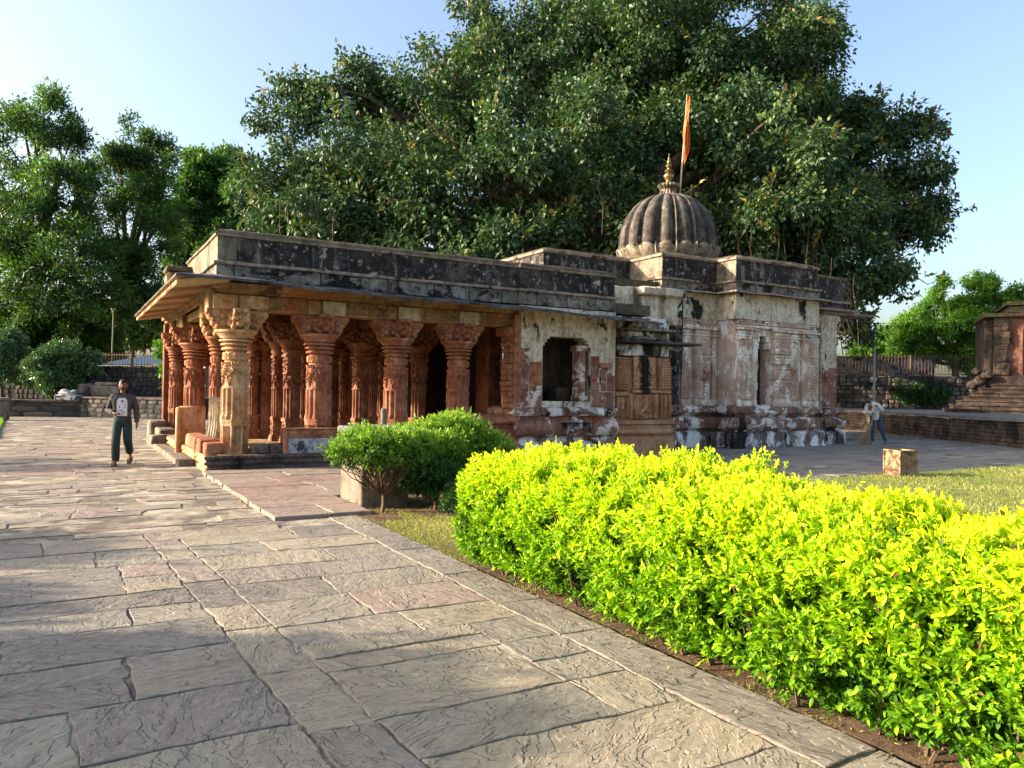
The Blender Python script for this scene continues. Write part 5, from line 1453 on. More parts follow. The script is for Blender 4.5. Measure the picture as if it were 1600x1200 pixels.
for i in range(13):
    v = i/12
    arch = np.maximum(lobe, ridge)
    rr = 1.62+0.12*math.sin(v*math.pi*0.62)+0.17*arch*(0.35+0.65*v)
    X.append(DX+rr*np.cos(th)); Y.append(DY+rr*np.sin(th)); Z.append(DZ-0.15+0.44*v-0.14*(1-arch)*v)
X.append(X[-1]*0.95+DX*0.05); Y.append(Y[-1]*0.95+DY*0.05); Z.append(Z[-1]+0.02)
mb.grid(np.array(X), np.array(Y), np.array(Z), 0, close=True)
tpart(mb, 'dome_petal_ring', M['petal'], smooth=50)
mb = MB()
a8 = [(DX+1.95*math.cos(R(22.5+45*i)), DY+1.95*math.sin(R(22.5+45*i))) for i in range(8)]
sweep(mb, a8, [(0.0, 4.8), (0.0, 6.2), (0.12, 6.22), (0.12, 6.34), (-0.1, 6.40), (-0.4, 6.52), (-1.9, 6.55)], closed=True, step=0.5, rough=0.01)
tpart(mb, 'dome_drum', M['black'])
def lathe(mb, cx, cy, prof, n=32, mi=0, lob=0, amp=0.0):
    t_ = np.arange(n)*2*np.pi/n
    Xs = np.array([cx+r*(1+amp*np.cos(lob*t_))*np.cos(t_) for r, z in prof]); Ys = np.array([cy+r*(1+amp*np.cos(lob*t_))*np.sin(t_) for r, z in prof])
    Zs = np.array([np.full(n, z) for r, z in prof])
    mb.grid(Xs, Ys, Zs, mi, close=True); return mb
mb = MB()
zt = DZ+2.30
lathe(mb, DX, DY, [(0.50, zt-0.06), (0.38, zt+0.02), (0.30, zt+0.10), (0.27, zt+0.22), (0.34, zt+0.26), (0.20, zt+0.28), (0.34, zt+0.30), (0.385, zt+0.36), (0.35, zt+0.43), (0.15, zt+0.46), (0.02, zt+0.46)], 72, 0, 18, 0.06)
fn = tpart(mb, 'finial', M['petal'], smooth=50)
mb = MB()
z = zt+0.44
lathe(mb, DX, DY, [(0.10, z), (0.17, z+0.05), (0.10, z+0.10), (0.10, z+0.14), (0.18, z+0.24), (0.20, z+0.31), (0.14, z+0.38), (0.08, z+0.41), (0.15, z+0.46), (0.16, z+0.50), (0.07, z+0.54), (0.06, z+0.60), (0.12, z+0.65), (0.10, z+0.72), (0.05, z+0.76), (0.08, z+0.82), (0.07, z+0.87), (0.03, z+0.91), (0.04, z+0.96), (0.015, z+1.0), (0.004, z+1.14)], 40)
kp = mb.build('brass_pot', M['brass'], fn, True, smooth=60)

# ---- saffron flag on its pole beside the finial
FL = empty('flag', (DX+0.42, DY-0.2, zt), 'limp saffron flag hanging from a thin leaning pole beside the dome finial', 'flag')
mb = MB()
b0 = np.array([DX+0.36, DY-0.2, zt-0.05]); b1 = np.array([DX+0.62, DY-0.25, 12.75])
mb.tube([b0, b0+(b1-b0)*0.5+np.array([0.02, 0, 0]), b1], [0.035, 0.028, 0.018], 8)
mb.build('flagpole', M['pole'], FL, True, smooth=60)
mb = MB()
nz, ns = 60, 26
Xg = np.zeros((nz, ns)); Yg = Xg.copy(); Zg = Xg.copy()
for i in range(nz):
    v = i/(nz-1); c = b0+(b1-b0)*(0.985-0.56*v)
    w = 0.03+0.15*math.sin(math.pi*min(v*0.9+0.05, 1))**0.8 * (1 if v < 0.8 else (1-v)/0.2+0.12)
    for j in range(ns):
        u = j/(ns-1)
        Xg[i, j] = c[0]+0.02+u*w*0.8+0.05*math.sin(v*7+u*3); Yg[i, j] = c[1]+0.06*math.sin(u*14+v*4)-0.3*u*w
        Zg[i, j] = c[2]-0.5*u*w-0.6*u*u*max(v-0.3, 0)
mb.grid(Xg, Yg, Zg)
fo = mb.build('cloth', M['flag'], FL, True, smooth=70)
md = fo.modifiers.new('thick', 'SOLIDIFY'); md.thickness = 0.006

# ------------------------------------------------------------------ stone pedestal beside the apron
P = empty('stone_pedestal', (3.8, 10.3, 0.0), 'square stone pedestal with a worn slab on top, half hidden by the trimmed shrubs', 'pedestal')
mb = MB()
mb.bbox(3.44, 4.12, 9.90, 10.85, -0.05, 0.98, 0, 0.02, 0.008)
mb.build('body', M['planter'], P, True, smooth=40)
mb = MB()
mb.bbox(3.40, 4.20, 9.84, 10.9, 0.985, 1.075, 0, 0.03, 0.015)
mb.build('top_slab', M['greyflat'], P, True, smooth=40)
mb = MB()
mb.bbox(3.99, 4.07, 10.65, 10.73, 1.07, 1.32, 0, 0.015)
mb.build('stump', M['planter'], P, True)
mb = MB()
for (x0, x1) in ((3.12, 3.44), (3.46, 3.74)):
    mb.bbox(x0, x1, 15.33, 15.6, 0.305, 0.50, 0, 0.025, 0.012)
    o = mb.build('stone_block', M['lowwall'], None, False, smooth=40); mb = MB()
    setp(o, 'squared grey block on the plinth, %s the corner pillar' % ('right beside' if x0 < 3.2 else 'second from'), 'block', 'loose blocks on the plinth edge')

# ------------------------------------------------------------------ rubble masonry helper: one mesh of stones over a mortar body
def rubble(name, a, b, z0, z1, thick, label, hmin=0.16, hmax=0.28, lmin=0.18, lmax=0.42, seed=1, light=0.0, cat='wall', bulge=0.05, capstone=None, fill=0.92):
    """a, b: plan ends of the visible face (outward = right-hand side going a to b)"""
    g_ = np.random.default_rng(seed)
    a = np.array(a[:2], float); b = np.array(b[:2], float); L = np.linalg.norm(b-a); d = (b-a)/L; nr_ = np.array([d[1], -d[0]])
    root = empty(name, (a[0], a[1], z0), label, cat)
    mb = MB()
    q = [a, b, b-nr_*thick, a-nr_*thick]
    V = [(p[0], p[1], z) for z in (z0-0.1, z1) for p in q]
    mb.add(V, [(0, 1, 5, 4), (1, 2, 6, 5), (2, 3, 7, 6), (3, 0, 4, 7), (4, 5, 6, 7)])
    mb.build('mortar_body', M['rubble'], root, True)
    mb = MB(); cv = []
    z = z0
    while z < z1-0.05:
        h = min(g_.uniform(hmin, hmax), z1-z); x = g_.uniform(-0.2, 0)
        while x < L:
            w = g_.uniform(lmin, lmax)
            if g_.random() < fill:
                xa, xb = max(x, 0)+0.015, min(x+w, L)-0.015
                if xb-xa > 0.06:
                    k = 8; cx, cz = (xa+xb)/2, z+h/2; ang = np.arange(k)*2*np.pi/k+np.pi/8
                    px_ = cx+(xb-xa)/2*1.08*np.sign(np.cos(ang))*np.abs(np.cos(ang))**0.55*g_.uniform(0.82, 1.0, k)
                    pz_ = cz+h/2*1.08*np.sign(np.sin(ang))*np.abs(np.sin(ang))**0.55*g_.uniform(0.80, 1.0, k)-0.01
                    bu = bulge*g_.uniform(0.4, 1.3)
                    ring0 = [a+d*x_+nr_*(-0.01) for x_ in px_]; ring1 = [a+d*(cx+(x_-cx)*0.72)+nr_*(bu*g_.uniform(.7, 1.1)) for x_ in px_]
                    V = [(p[0], p[1], zz) for p, zz in zip(ring0, pz_)]+[(p[0], p[1], cz+(zz-cz)*0.72) for p, zz in zip(ring1, pz_)]
                    F = [(j, (j+1) % k, k+(j+1) % k, k+j) for j in range(k)]+[tuple(k+j for j in range(k))]
                    mb.add(V, F)
                    c = np.clip(g_.beta(1.6, 2.6)+light, 0, 1)
                    cv += [c]*(2*k)
            x += w
        z += h
    me = mb.mesh('stones', 30)
    me.attributes.new('c', 'FLOAT', 'POINT').data.foreach_set('value', np.array(cv, dtype=np.float32))
    link(me, 'stones', M['rubstone'], root, True)
    if capstone:
        mb = MB()
        n_ = int(L/1.2)
        for i in range(n_):
            u0, u1 = L*i/n_+0.01, L*(i+1)/n_-0.01
            e = g_.uniform(-0.02, 0.03)
            q = [a+d*u0+nr_*(0.08+e), a+d*u1+nr_*(0.08+e), a+d*u1-nr_*(thick+.02), a+d*u0-nr_*(thick+.02)]
            V = [(p[0], p[1], zz) for zz in (z1+0.004, z1+capstone) for p in q]
            mb.add(V, [(0, 1, 5, 4), (1, 2, 6, 5), (2, 3, 7, 6), (3, 0, 4, 7), (4, 5, 6, 7), (3, 2, 1, 0)])
        mb.build('coping', M['lowwall'], root, True)
    return root

# far left: low wall, tall dark rubble wall, shed
p0 = at(-60, 37); p1 = at(60, 37.6); p2 = at(126, 38.0); p3 = at(285, 36.6)
rubble('low_wall', p0, p2, 0.0, 0.72, 0.9, 'low wall of big dark slabs with broken coping at the far end of the paving', 0.25, 0.36, 0.7, 1.5, 3, -0.15, bulge=0.03, capstone=0.10)
rubble('low_wall', p2, p3, 0.0, 0.92, 3.5, 'low grey block wall behind the walking man', 0.20, 0.26, 0.35, 0.6, 4, -0.18, bulge=0.03, capstone=0.10)
q0 = at(-80, 43); q1 = at(252, 41.0)
rubble('rubble_wall', q0, q1, 0.5, 2.6, 0.5, 'tall dark rubble wall at the far left, with pale stones showing', 0.2, 0.3, 0.22, 0.42, 5, -0.30, bulge=0.05)
r0_ = at(252, 40.9); r1_ = at(262, 40.7)
rubble('wall_pier', r0_, r1_, 0.5, 2.65, 0.6, 'squared end pier closing the tall dark rubble wall', 0.2, 0.28, 0.3, 0.4, 6, 0.05, bulge=0.03)
# iron fence on top of it
mb = MB()
def railfence(name, a, b, z0, h, step, label, posts=2.5, r=0.016, tips=False):
    a = np.array(a[:2]); b = np.array(b[:2]); L = np.linalg.norm(b-a); d = (b-a)/L
    root = empty(name, (a[0], a[1], z0), label, 'fence')
    mb = MB(); n = int(L/step)
    for i in range(n+1):
        p = a+d*(L*i/n); mb.tube([(p[0], p[1], z0+0.05), (p[0], p[1], z0+h)], r, 5)
        if tips: mb.tube([(p[0], p[1], z0+h), (p[0], p[1], z0+h+0.09)], [r*1.3, 0.003], 5)
    mb.build('bars', M['ironrail'], root, True)
    mb = MB()
    for zz in (z0+0.12, z0+h-0.14): mb.tube([(a[0], a[1], zz), (b[0], b[1], zz)], 0.028, 6)
    mb.build('rail', M['ironrail'], root, True)
    mb0 = None
    for i in range(int(L/posts)+1):
        p = a+d*min(L, posts*i); mb = MB(); mb.bbox(p[0]-.05, p[0]+.05, p[1]-.05, p[1]+.05, z0, z0+h+0.03, 0, 0.01)
        mb.build('post', M['ironrail'], root, True)
    return root
railfence('iron_fence', at(148, 41.4), at(238, 40.8), 2.6, 0.75, 0.16, 'short iron railing on the tall dark rubble wall, in front of the tin shed', 2.2)
S_ = at(205, 50)
SH = empty('tin_shed', (S_[0], S_[1], 0.0), 'open shed with a pale corrugated tin roof behind the dark rubble wall', 'shed')
a = at(158, 50)[:2]; b = at(262, 46)[:2]; L = np.linalg.norm(b-a); d = (b-a)/L; nn_ = np.array([d[1], -d[0]])
mb = MB(); n = 120; V = []; F = []
for i in range(n+1):
    p = a+d*L*i/n; w = 0.035*math.cos(i*math.pi)
    V += [(p[0]+nn_[0]*0.6, p[1]+nn_[1]*0.6, 2.85+w), (p[0]-nn_[0]*3.0, p[1]-nn_[1]*3.0, 3.62+w)]
    if i: F.append((2*i-2, 2*i, 2*i+1, 2*i-1))
mb.add(V, F)
o = mb.build('tin_roof', M['tin'], SH, True); md = o.modifiers.new('thick', 'SOLIDIFY'); md.thickness = 0.02
for i in range(6):
    p = a+d*(0.2+(L-0.4)*i/5)
    mb = MB(); mb.tube([(p[0], p[1], 0), (p[0], p[1], 2.93)], 0.05, 6); mb.build('post', M['ironrail'], SH, True)
    p = p-nn_*2.8; mb = MB(); mb.tube([(p[0], p[1], 0), (p[0], p[1], 3.5)], 0.05, 6); mb.build('post', M['ironrail'], SH, True)
mb = MB()
for i in range(22):
    p = a+d*(L*i/21)+nn_*0.5; mb.tube([(p[0], p[1], 2.0), (p[0], p[1], 2.8)], 0.02, 4)
mb.build('slats', M['ironrail'], SH, True)
def pole(px, d_, h, mat, label, r=0.07):
    p = at(px, d_); root = empty('lamp_post', (p[0], p[1], 0), label, 'lamp post')
    mb = MB(); mb.tube([(p[0], p[1], 0), (p[0], p[1], h*0.5), (p[0]+0.03, p[1], h)], [r, r*0.85, r*0.6], 10)
    mb.build('pole', M[mat], root, True, smooth=60)
    mb = MB(); mb.tube([(p[0], p[1], h-0.05), (p[0]+0.03, p[1], h+0.1)], 0.06, 8); mb.bbox(p[0]-0.1, p[0]+0.18, p[1]-0.12, p[1]+0.1, h+0.08, h+0.2, 0, 0.03)
    mb.build('lamp_head', M[mat], root, True)
pole(174, 47, 6.1, 'yellow_pole', 'thin yellowish lamp post rising behind the tin shed at the left', 0.05)
pole(1366, 46.5, 5.9, 'lamp_pole', 'pale grey lamp post behind the iron fence at the right', 0.07)
# fragments on the low wall
def rock(name, label, px, d_, z, r, mat, cat='rock', seed=1, rz=0.3):
    p = at(px, d_); root_z = z
    mb = MB(); mb.ball((0, 0, r[2]*0.9), r, 3, 0, 0.35, seed)
    o = mb.build(name, M[mat], None, smooth=60, loc=(p[0], p[1], z)); o.rotation_euler = (0, 0, rz)
    setp(o, label, cat)
rock('boulder', 'rounded dark boulder lying on the low grey wall', 136, 39.2, 0.98, (0.50, 0.4, 0.36), 'lowwall', seed=3)
rock('boulder', 'tall dark broken stone leaning against the rubble wall', 152, 40.2, 0.9, (0.55, 0.4, 0.62), 'rubble', seed=6)
mb = MB(); mb.bbox(-0.55, 0.55, -0.3, 0.3, 0.0, 0.30, 0, 0.05, 0.03); mb.bbox(-0.4, 0.4, -0.25, 0.25, 0.30, 0.46, 0, 0.05, 0.03)
mb.ball((-0.2, 0, 0.45), (0.25, 0.2, 0.12), 2); mb.ball((0.25, 0, 0.42), (0.2, 0.2, 0.12), 2)
p = at(108, 38.1); o = mb.build('carved_block', M['whitew'], None, smooth=40, loc=(p[0], p[1], 0.80)); o.rotation_euler = (0, 0, -0.5)
setp(o, 'pale lichen-covered carved block on the low wall left of the boulder', 'carved block')
mb = MB(); mb.bbox(-0.7, 0.7, -0.35, 0.35, 0.0, 0.52, 0, 0.06, 0.04); mb.bbox(-0.55, 0.6, -0.3, 0.3, 0.53, 0.72, 0, 0.05, 0.03)
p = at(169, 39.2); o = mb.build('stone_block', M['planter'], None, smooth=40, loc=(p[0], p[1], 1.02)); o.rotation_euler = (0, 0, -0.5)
setp(o, 'pile of two squared stones on the low wall just left of the walking man', 'stone pile')
mb = MB(); mb.bbox(-0.3, 0.3, -0.3, 0.3, 0.0, 0.85, 0, 0.06, 0.02); mb.bbox(-0.36, 0.36, -0.36, 0.36, 0.86, 0.98, 0, 0.04, 0.01)
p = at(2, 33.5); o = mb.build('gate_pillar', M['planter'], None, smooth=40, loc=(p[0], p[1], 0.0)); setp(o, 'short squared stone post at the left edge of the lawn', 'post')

# pink house glimpsed behind the hall
p = at(345, 62)
PH = empty('pink_house', (p[0], p[1], 0.0), 'pale pink building glimpsed between the left pillars', 'building')
mb = MB(); mb.box(p[0]-1.2, p[0]+2.5, p[1], p[1]+4, 0, 4.2, 0); mb.box(p[0]-1.3, p[0]+2.7, p[1]-.2, p[1]+4.2, 4.2, 4.4, 0)
mb.box(p[0]+0.2, p[0]+1.2, p[1]-.06, p[1], 1.4, 2.9, 1)
mb.build('wall', [flat('pink_wash', (0.50, 0.32, 0.30), 0.9), M['dark']], PH, True)

# wires over the left trees
for k, (xa, ya, xb, yb, d1, d2) in enumerate(((-40, 215, 330, 395, 30, 42), (-40, 458, 330, 462, 33, 40))):
    a = at(xa, d1, ya); b = at(xb, d2, yb); pts = []
    for i in range(17):
        u = i/16; p = a+(b-a)*u; p[2] -= 0.5*math.sin(math.pi*u); pts.append(p)
    mb = MB(); mb.tube(pts, 0.012, 4, cap=False); o = mb.build('overhead_wire', M['wire'])
    setp(o, ['thin wire slanting down across the tall left trees', 'thin level wire crossing the trunks of the left trees'][k], 'wire')

# ------------------------------------------------------------------ right side: brick terrace, rubble retaining wall, fence, steps, gateway
T0 = np.array([20.0, 0.2]); dT = unit(np.array([33.49-27.31, 24.73-13.43])); T0 = np.array([27.31, 13.43])-dT*6; T1 = np.array([27.31, 13.43])+dT*17
nT = np.array([dT[1], -dT[0]])
TR = empty('brick_terrace', (T0[0], T0[1], 0), 'long low terrace of old dark brick with a grey stone top, behind the sweeping man', 'terrace')
# outward should face the camera side
side = -1 if np.dot(nT, -T0) < 0 else 1
mb = MB()
pa, pb = (T1, T0) if side < 0 else (T0, T1)
sweep(mb, [tuple(pa), tuple(pb)], [(0.07, -0.05), (0.06, 0.12), (0.0, 0.15), (0.0, 0.84)], step=0.5, rough=0.03)
mb.build('brick_face', M['brickwall'], TR, True)
mb = MB()
sweep(mb, [tuple(pa), tuple(pb)], [(-0.02, 0.845), (0.09, 0.85), (0.09, 0.955), (-0.4, 0.965), (-42.0, 0.97)], step=1.6, rough=0.008)
mb.build('terrace_top', M['greyflat'], TR, True)
g0 = at(1300, 50.5); g1 = at(1545, 49)
GW = rubble('retaining_wall', g0, g1, 0.9, 3.0, 0.8, 'tall rubble retaining wall with pale stones below the right-hand iron fence', 0.20, 0.36, 0.22, 0.62, 15, 0.0, bulge=0.05, fill=0.74)
railfence('iron_fence', at(1306, 50.6), at(1535, 49.2), 3.02, 1.35, 0.20, 'long rusty iron fence on top of the right-hand retaining wall', 4.6, 0.022, True)
a = at(1240, 54); b = at(1460, 54)
MW = empty('concrete_wall', (a[0], a[1], 3.0), 'pale stained wall seen through the right-hand iron fence', 'wall')
mb = MB(); sweep(mb, [tuple(a[:2]), tuple(b[:2])], [(0, 2.0), (0, 4.35), (0.05, 4.36), (0.05, 4.45), (-0.3, 4.45)], step=1.0, rough=0.01); mb.build('wall_face', M['band'], MW, True)
# creeper on the retaining wall
c = at(1435, 49.4, 615)
CR = empty('creeper', (c[0], c[1], 1.0), 'green creeper growing on the right-hand rubble wall', 'creeper')
P_, D_, N_, c_ = crown_pts([(c[0]+i*0.5, c[1]-i*0.3, c[2]+0.2*math.sin(i*2), 0.55, 0.18, 0.8-0.05*abs(i)) for i in (-2, -1, 0, 1, 2, 3)], 700, 5, seed=4, sprig=0.12, rad_lo=0.2)
leaves('foliage', P_, D_, N_, 0.14, 0.09, c_, M['darkleaf'], CR)

# steps and gateway
s0 = at(1480, 34.2); s1 = at(1760, 31.5)
dS = unit((s1-s0)[:2]); nS = np.array([dS[1], -dS[0]])      # points to the camera
ST = empty('stone_steps', (s0[0], s0[1], 0.95), 'flight of worn dark stone steps climbing to the ruined gateway', 'steps')
Bs = s0[:2]
for i in range(7):
    off = i*0.36; sx = i*0.30+(0.25 if i > 5 else 0)
    A = Bs-nS*off+dS*sx; E_ = Bs-nS*off+dS*11
    mb = MB()
    z0 = 0.95 if i == 0 else 0.95+i*0.19-0.02
    sweep(mb, [tuple(A-nS*2.2), tuple(A), tuple(E_)], [(0.0, z0-0.05), (0.0, 0.95+i*0.19+0.13), (0.05, 0.95+i*0.19+0.14), (0.05, 0.95+(i+1)*0.19), (-0.6, 0.95+(i+1)*0.19+0.003)], step=0.7, rough=0.015)
    mb.build('step', M['steps'], ST, True)
T_ = empty('ruined_gateway', tuple(at(1590, 38.0)[:2])+(2.0,), 'dark ruined stone shrine with a barred reddish doorway at the top of the right-hand steps', 'building')
def TW(u, w, z):      # u along the facade from its left corner, w outwards to the viewer
    o_ = Bs-nS*(3.1)+dS*2.15
    p = o_+dS*u+nS*w; return (p[0], p[1], z)
def tbox(mb, u0, u1, w0, w1, z0, z1, mi=0, jit=0.02):
    P_ = np.array([TW(u, w, z) for z in (z0, z1) for w in (w0, w1) for u in (u0, u1)], float)+rng.uniform(-jit, jit, (8, 3))
    mb.add(P_, [(0, 2, 3, 1), (4, 5, 7, 6), (0, 1, 5, 4), (2, 6, 7, 3), (0, 4, 6, 2), (1, 3, 7, 5)], mi)
mb = MB()
tbox(mb, -0.3, 9, -3, 0.15, 2.0, 2.72); tbox(mb, 0.0, 0.5, -0.7, 0.1, 2.7, 5.44); tbox(mb, -0.35, -0.02, -0.9, -0.2, 2.7, 5.3)
tbox(mb, 0.5, 1.05, -0.7, -0.05, 2.7, 5.45, 1); tbox(mb, 1.05, 9, -0.7, -0.07, 4.85, 5.45, 1); tbox(mb, 3.3, 9, -0.7, -0.09, 2.7, 4.85, 1); tbox(mb, -0.3, 9, -4, -0.7, 2.7, 5.5)
tbox(mb, 1.02, 1.14, -0.3, 0.02, 2.72, 4.9, 1); tbox(mb, 1.02, 3.4, -0.3, 0.03, 4.85, 4.97, 1)
for i in range(9): 
    u = -0.1+rng.uniform(0, .5); z = 2.75+i*0.29; tbox(mb, u*0.3, 0.52+rng.uniform(-.05, .1), -0.3, 0.14+rng.uniform(0, .08), z, z+0.26, 0, 0.04)
for (u, w, z, r) in ((-0.6, 0.2, 2.4, .3), (-0.9, 0.3, 2.2, .25), (-0.3, 0.3, 2.7, .25), (-0.7, 0.0, 2.9, .22)):
    mb.ball(TW(u, w, z), (r, r, r*0.8), 2, 0, 0.4, u)
mb.build('wall', [M['steps'], stone('red_doorway_stone', (0.12, 0.05, 0.035), (0.25, 0.11, 0.075), (0.34, 0.18, 0.13), 2, [(BLACK, 1.2, 0.55, 0.66, 3)], 0.6)], T_, True)
mb = MB()
tbox(mb, -0.4, 9.2, -4, 0.22, 5.45, 5.62); tbox(mb, 0.55, 9.2, -4, 0.1, 5.62, 5.95, 0, 0.03); tbox(mb, 0.45, 9.4, -4, 0.30, 5.95, 6.12, 0, 0.03)
mb.build('roof', M['coping'], T_, True)
mb = MB()
for i in range(11):
    u = 1.22+i*0.2; mb.tube([TW(u, -0.2, 2.72), TW(u, -0.2, 4.85)], 0.028, 6)
for z in (2.78, 3.3, 3.8, 4.3, 4.8):
    tbox(mb, 1.14, 3.3, -0.24, -0.15, z, z+0.07, 0, 0.0)
mb.build('barred_gate', flat('red_iron', (0.16, 0.07, 0.045), 0.7), T_, True)
mb = MB(); tbox(mb, 1.05, 3.4, -0.69, -0.66, 2.7, 4.9); mb.build('doorway_shadow_wall', M['dark'], T_, True)
p = at(1519, 36.5, 582)
mb = MB(); mb.bbox(-0.09, 0.09, -0.01, 0.01, 0, 0.27, 0, 0.004); mb.bbox(-0.08, 0.02, -0.016, -0.008, 0.06, 0.24, 1, 0.002)
o = mb.build('notice_board', [M['white'], flat('blue_paint', (0.08, 0.25, 0.5))], None, loc=(p[0], p[1], 1.95)); o.rotation_euler = (0, 0, -YAW)
setp(o, 'small blue and white board beside the ruined gateway steps', 'sign')

# ------------------------------------------------------------------ rusty tin box on the lawn
B_ = empty('rusty_box', (14.95, 9.72, -0.015), 'rusty cream-painted metal box standing on the lawn edge', 'metal box', rz=R(-12))
def lb(name, mb, mat): 
    return link(mb.mesh(name), name, M[mat], B_)
mb = MB(); mb.bbox(-0.21, 0.21, -0.21, 0.21, 0.02, 0.50, 0, 0.008)
lb('body', mb, 'rust')
mb = MB()
for (x, y) in ((-.22, -.22), (.20, -.22), (-.22, .20), (.20, .20)): mb.bbox(x-.01, x+.03, y-.01, y+.03, 0.0, 0.53, 0, 0.004)
for z in (0.0, 0.5):
    mb.bbox(-.22, .22, -.232, -.204, z, z+.035, 0, .004); mb.bbox(-.22, .22, .204, .232, z, z+.035, 0, .004); mb.bbox(-.232, -.204, -.22, .22, z+.002, z+.037, 0, .004); mb.bbox(.204, .232, -.22, .22, z+.002, z+.037, 0, .004)
lb('angle_frame', mb, 'rust')
mb = MB(); mb.bbox(-0.245, -0.212, -0.19, 0.19, 0.12, 0.155, 0, 0.005); lb('ledge_strip', mb, 'ironrail')
o = mb = None
P_ = None

# ------------------------------------------------------------------ people
def skin_obj(name, joints, bones, mat, parent, sub=2, root_i=0, flat_k=None):
    names = list(joints); idx = {n: i for i, n in enumerate(names)}
    me = bpy.data.meshes.new(name)
    me.from_pydata([joints[n][0] for n in names], [(idx[a], idx[b]) for a, b in bones], [])
    me.update()
    o = link(me, name, M[mat], parent)
    sk = o.modifiers.new('skin', 'SKIN')
    sk.use_smooth_shade = True
    lay = me.skin_vertices[0].data if me.skin_vertices else me.skin_vertices.new().data
    for n in names:
        r = joints[n][1]
        lay[idx[n]].radius = (r, r) if not isinstance(r, tuple) else r
        lay[idx[n]].use_root = (idx[n] == root_i)
    if sub:
        sb = o.modifiers.new('sub', 'SUBSURF'); sb.levels = sub; sb.render_levels = sub
    return o

def hand(parent_joints, bones, side, wrist, d, palmn, curl=0.5):
    """adds palm, four bent fingers and a side thumb to a joint dictionary"""
    w = np.array(wrist); d = unit(np.array(d, float)); pn = unit(np.array(palmn, float)); s = np.cross(d, pn)
    palm = w+d*0.055
    parent_joints[side+'palm'] = (tuple(palm), (0.030, 0.017)); bones.append((side+'wrist', side+'palm'))
    for i, off in enumerate((-0.027, -0.009, 0.009, 0.026)):
        L = (0.030, 0.034, 0.032, 0.025)[i]
        k = palm+d*0.032+s*off; m = k+(d*(1-curl*.3)+pn*curl*.5)*L; e = m+(d*(1-curl)+pn*curl)*L*0.9
        for nm, p, r in (('k', k, 0.0095), ('m', m, 0.0085), ('e', e, 0.0065)):
            parent_joints[f'{side}{nm}{i}'] = (tuple(p), r)
        bones += [(side+'palm', f'{side}k{i}'), (f'{side}k{i}', f'{side}m{i}'), (f'{side}m{i}', f'{side}e{i}')]
    t0 = w+d*0.03-s*0.03; t1 = t0-s*0.018+d*0.03+pn*0.012; t2 = t1+d*0.024+pn*0.014
    for nm, p, r in (('t0', t0, 0.012), ('t1', t1, 0.010), ('t2', t2, 0.0075)): parent_joints[side+nm] = (tuple(p), r)
    bones += [(side+'palm', side+'t0'), (side+'t0', side+'t1'), (side+'t1', side+'t2')]

def head_parts(root, c, yaw, tilt=0.0, beard=True):
    """face features, ears and hair around a head centre; +face direction is given by yaw (about z) and tilt (down)"""
    Rm = Matrix.Rotation(yaw, 3, 'Z') @ Matrix.Rotation(tilt, 3, 'X')
    def T(p): return tuple(Vector(c)+Rm @ Vector(p))
    # head mesh: sculpted grid, face looks along local -Y
    bm = bmesh.new(); bmesh.ops.create_uvsphere(bm, u_segments=40, v_segments=30, radius=1.0)
    for v in bm.verts:
        x, y, z = v.co
        rx, ry, rz = 0.073, 0.092, 0.112
        k = 1.0
        if z < 0: k = 1-0.26*(-z)**1.3                       # jaw narrows
        px_, py_, pz_ = x*rx*k, y*ry*(1-0.10*max(-z, 0)), z*rz
        if y < 0: py_ *= 0.93
        fx, fz = px_, pz_
        if y < 0:
            py_ -= 0.022*math.exp(-(fx/0.011)**2-((fz+0.012)/0.020)**2)            # nose
            py_ -= 0.010*math.exp(-(fx/0.008)**2-((fz-0.012)/0.020)**2)
            py_ += 0.009*math.exp(-((abs(fx)-0.030)/0.014)**2-((fz-0.012)/0.010)**2)  # eye sockets
            py_ -= 0.005*math.exp(-(fx/0.05)**2-((fz-0.032)/0.008)**2)             # brow
            py_ -= 0.006*math.exp(-(fx/0.022)**2-((fz+0.050)/0.007)**2)            # lips
            py_ -= 0.008*math.exp(-(fx/0.020)**2-((fz+0.086)/0.014)**2)            # chin
        q = Rm @ Vector((px_, py_, pz_)); v.co = Vector(c)+q
    mb = MB(); mb.bm(bm)
    for sx in (-1, 1):                                                          # ears
        mb.ball(T((sx*0.074, 0.008, -0.004)), (0.010, 0.018, 0.030), 2)
    return mb, T, Rm

def finish_head(root, body_mb, T, Rm, c, beard):
    h = body_mb.build('head', M['skin'], root, smooth=80)
    bm = bmesh.new(); bmesh.ops.create_uvsphere(bm, u_segments=32, v_segments=24, radius=1.0)
    dl = []
    for v in bm.verts:
        x, y, z = v.co
        n_ = 1+0.03*mnoise.noise(Vector((x*6, y*6, z*6)))
        keep = z > 0.34 or (y > 0.15 and z > -0.45)
        if not keep: dl.append(v)
        v.co = Vector(c)+Rm @ Vector((x*0.080*n_, (y*0.099+0.004)*n_, z*0.122*n_+0.002))
    bmesh.ops.delete(bm, geom=dl, context='VERTS')
    mb = MB(); mb.bm(bm)
    for sx in (-1, 1): mb.ball(T((sx*0.030, -0.088, 0.030)), (0.017, 0.006, 0.0035), 1)
    hr = mb.build('hair', M['hair'], h, smooth=80); md = hr.modifiers.new('thick', 'SOLIDIFY'); md.thickness = 0.008
    for sx in (-1, 1):
        mb = MB(); mb.ball(T((sx*0.030, -0.080, 0.012)), (0.012, 0.007, 0.006), 2); mb.build('eye', M['hair'], h, smooth=80)
    if beard:
        mb = MB(); mb.ball(T((0, -0.100, -0.036)), (0.026, 0.006, 0.005), 2)
        for a_ in range(-5, 6):
            an = a_*0.24; mb.ball(T((0.062*math.sin(an), -0.082*math.cos(an)-0.004, -0.082+0.03*abs(an)/1.2)), (0.014, 0.010, 0.020), 1)
        mb.build('beard', M['hair'], h, smooth=80)
    return h

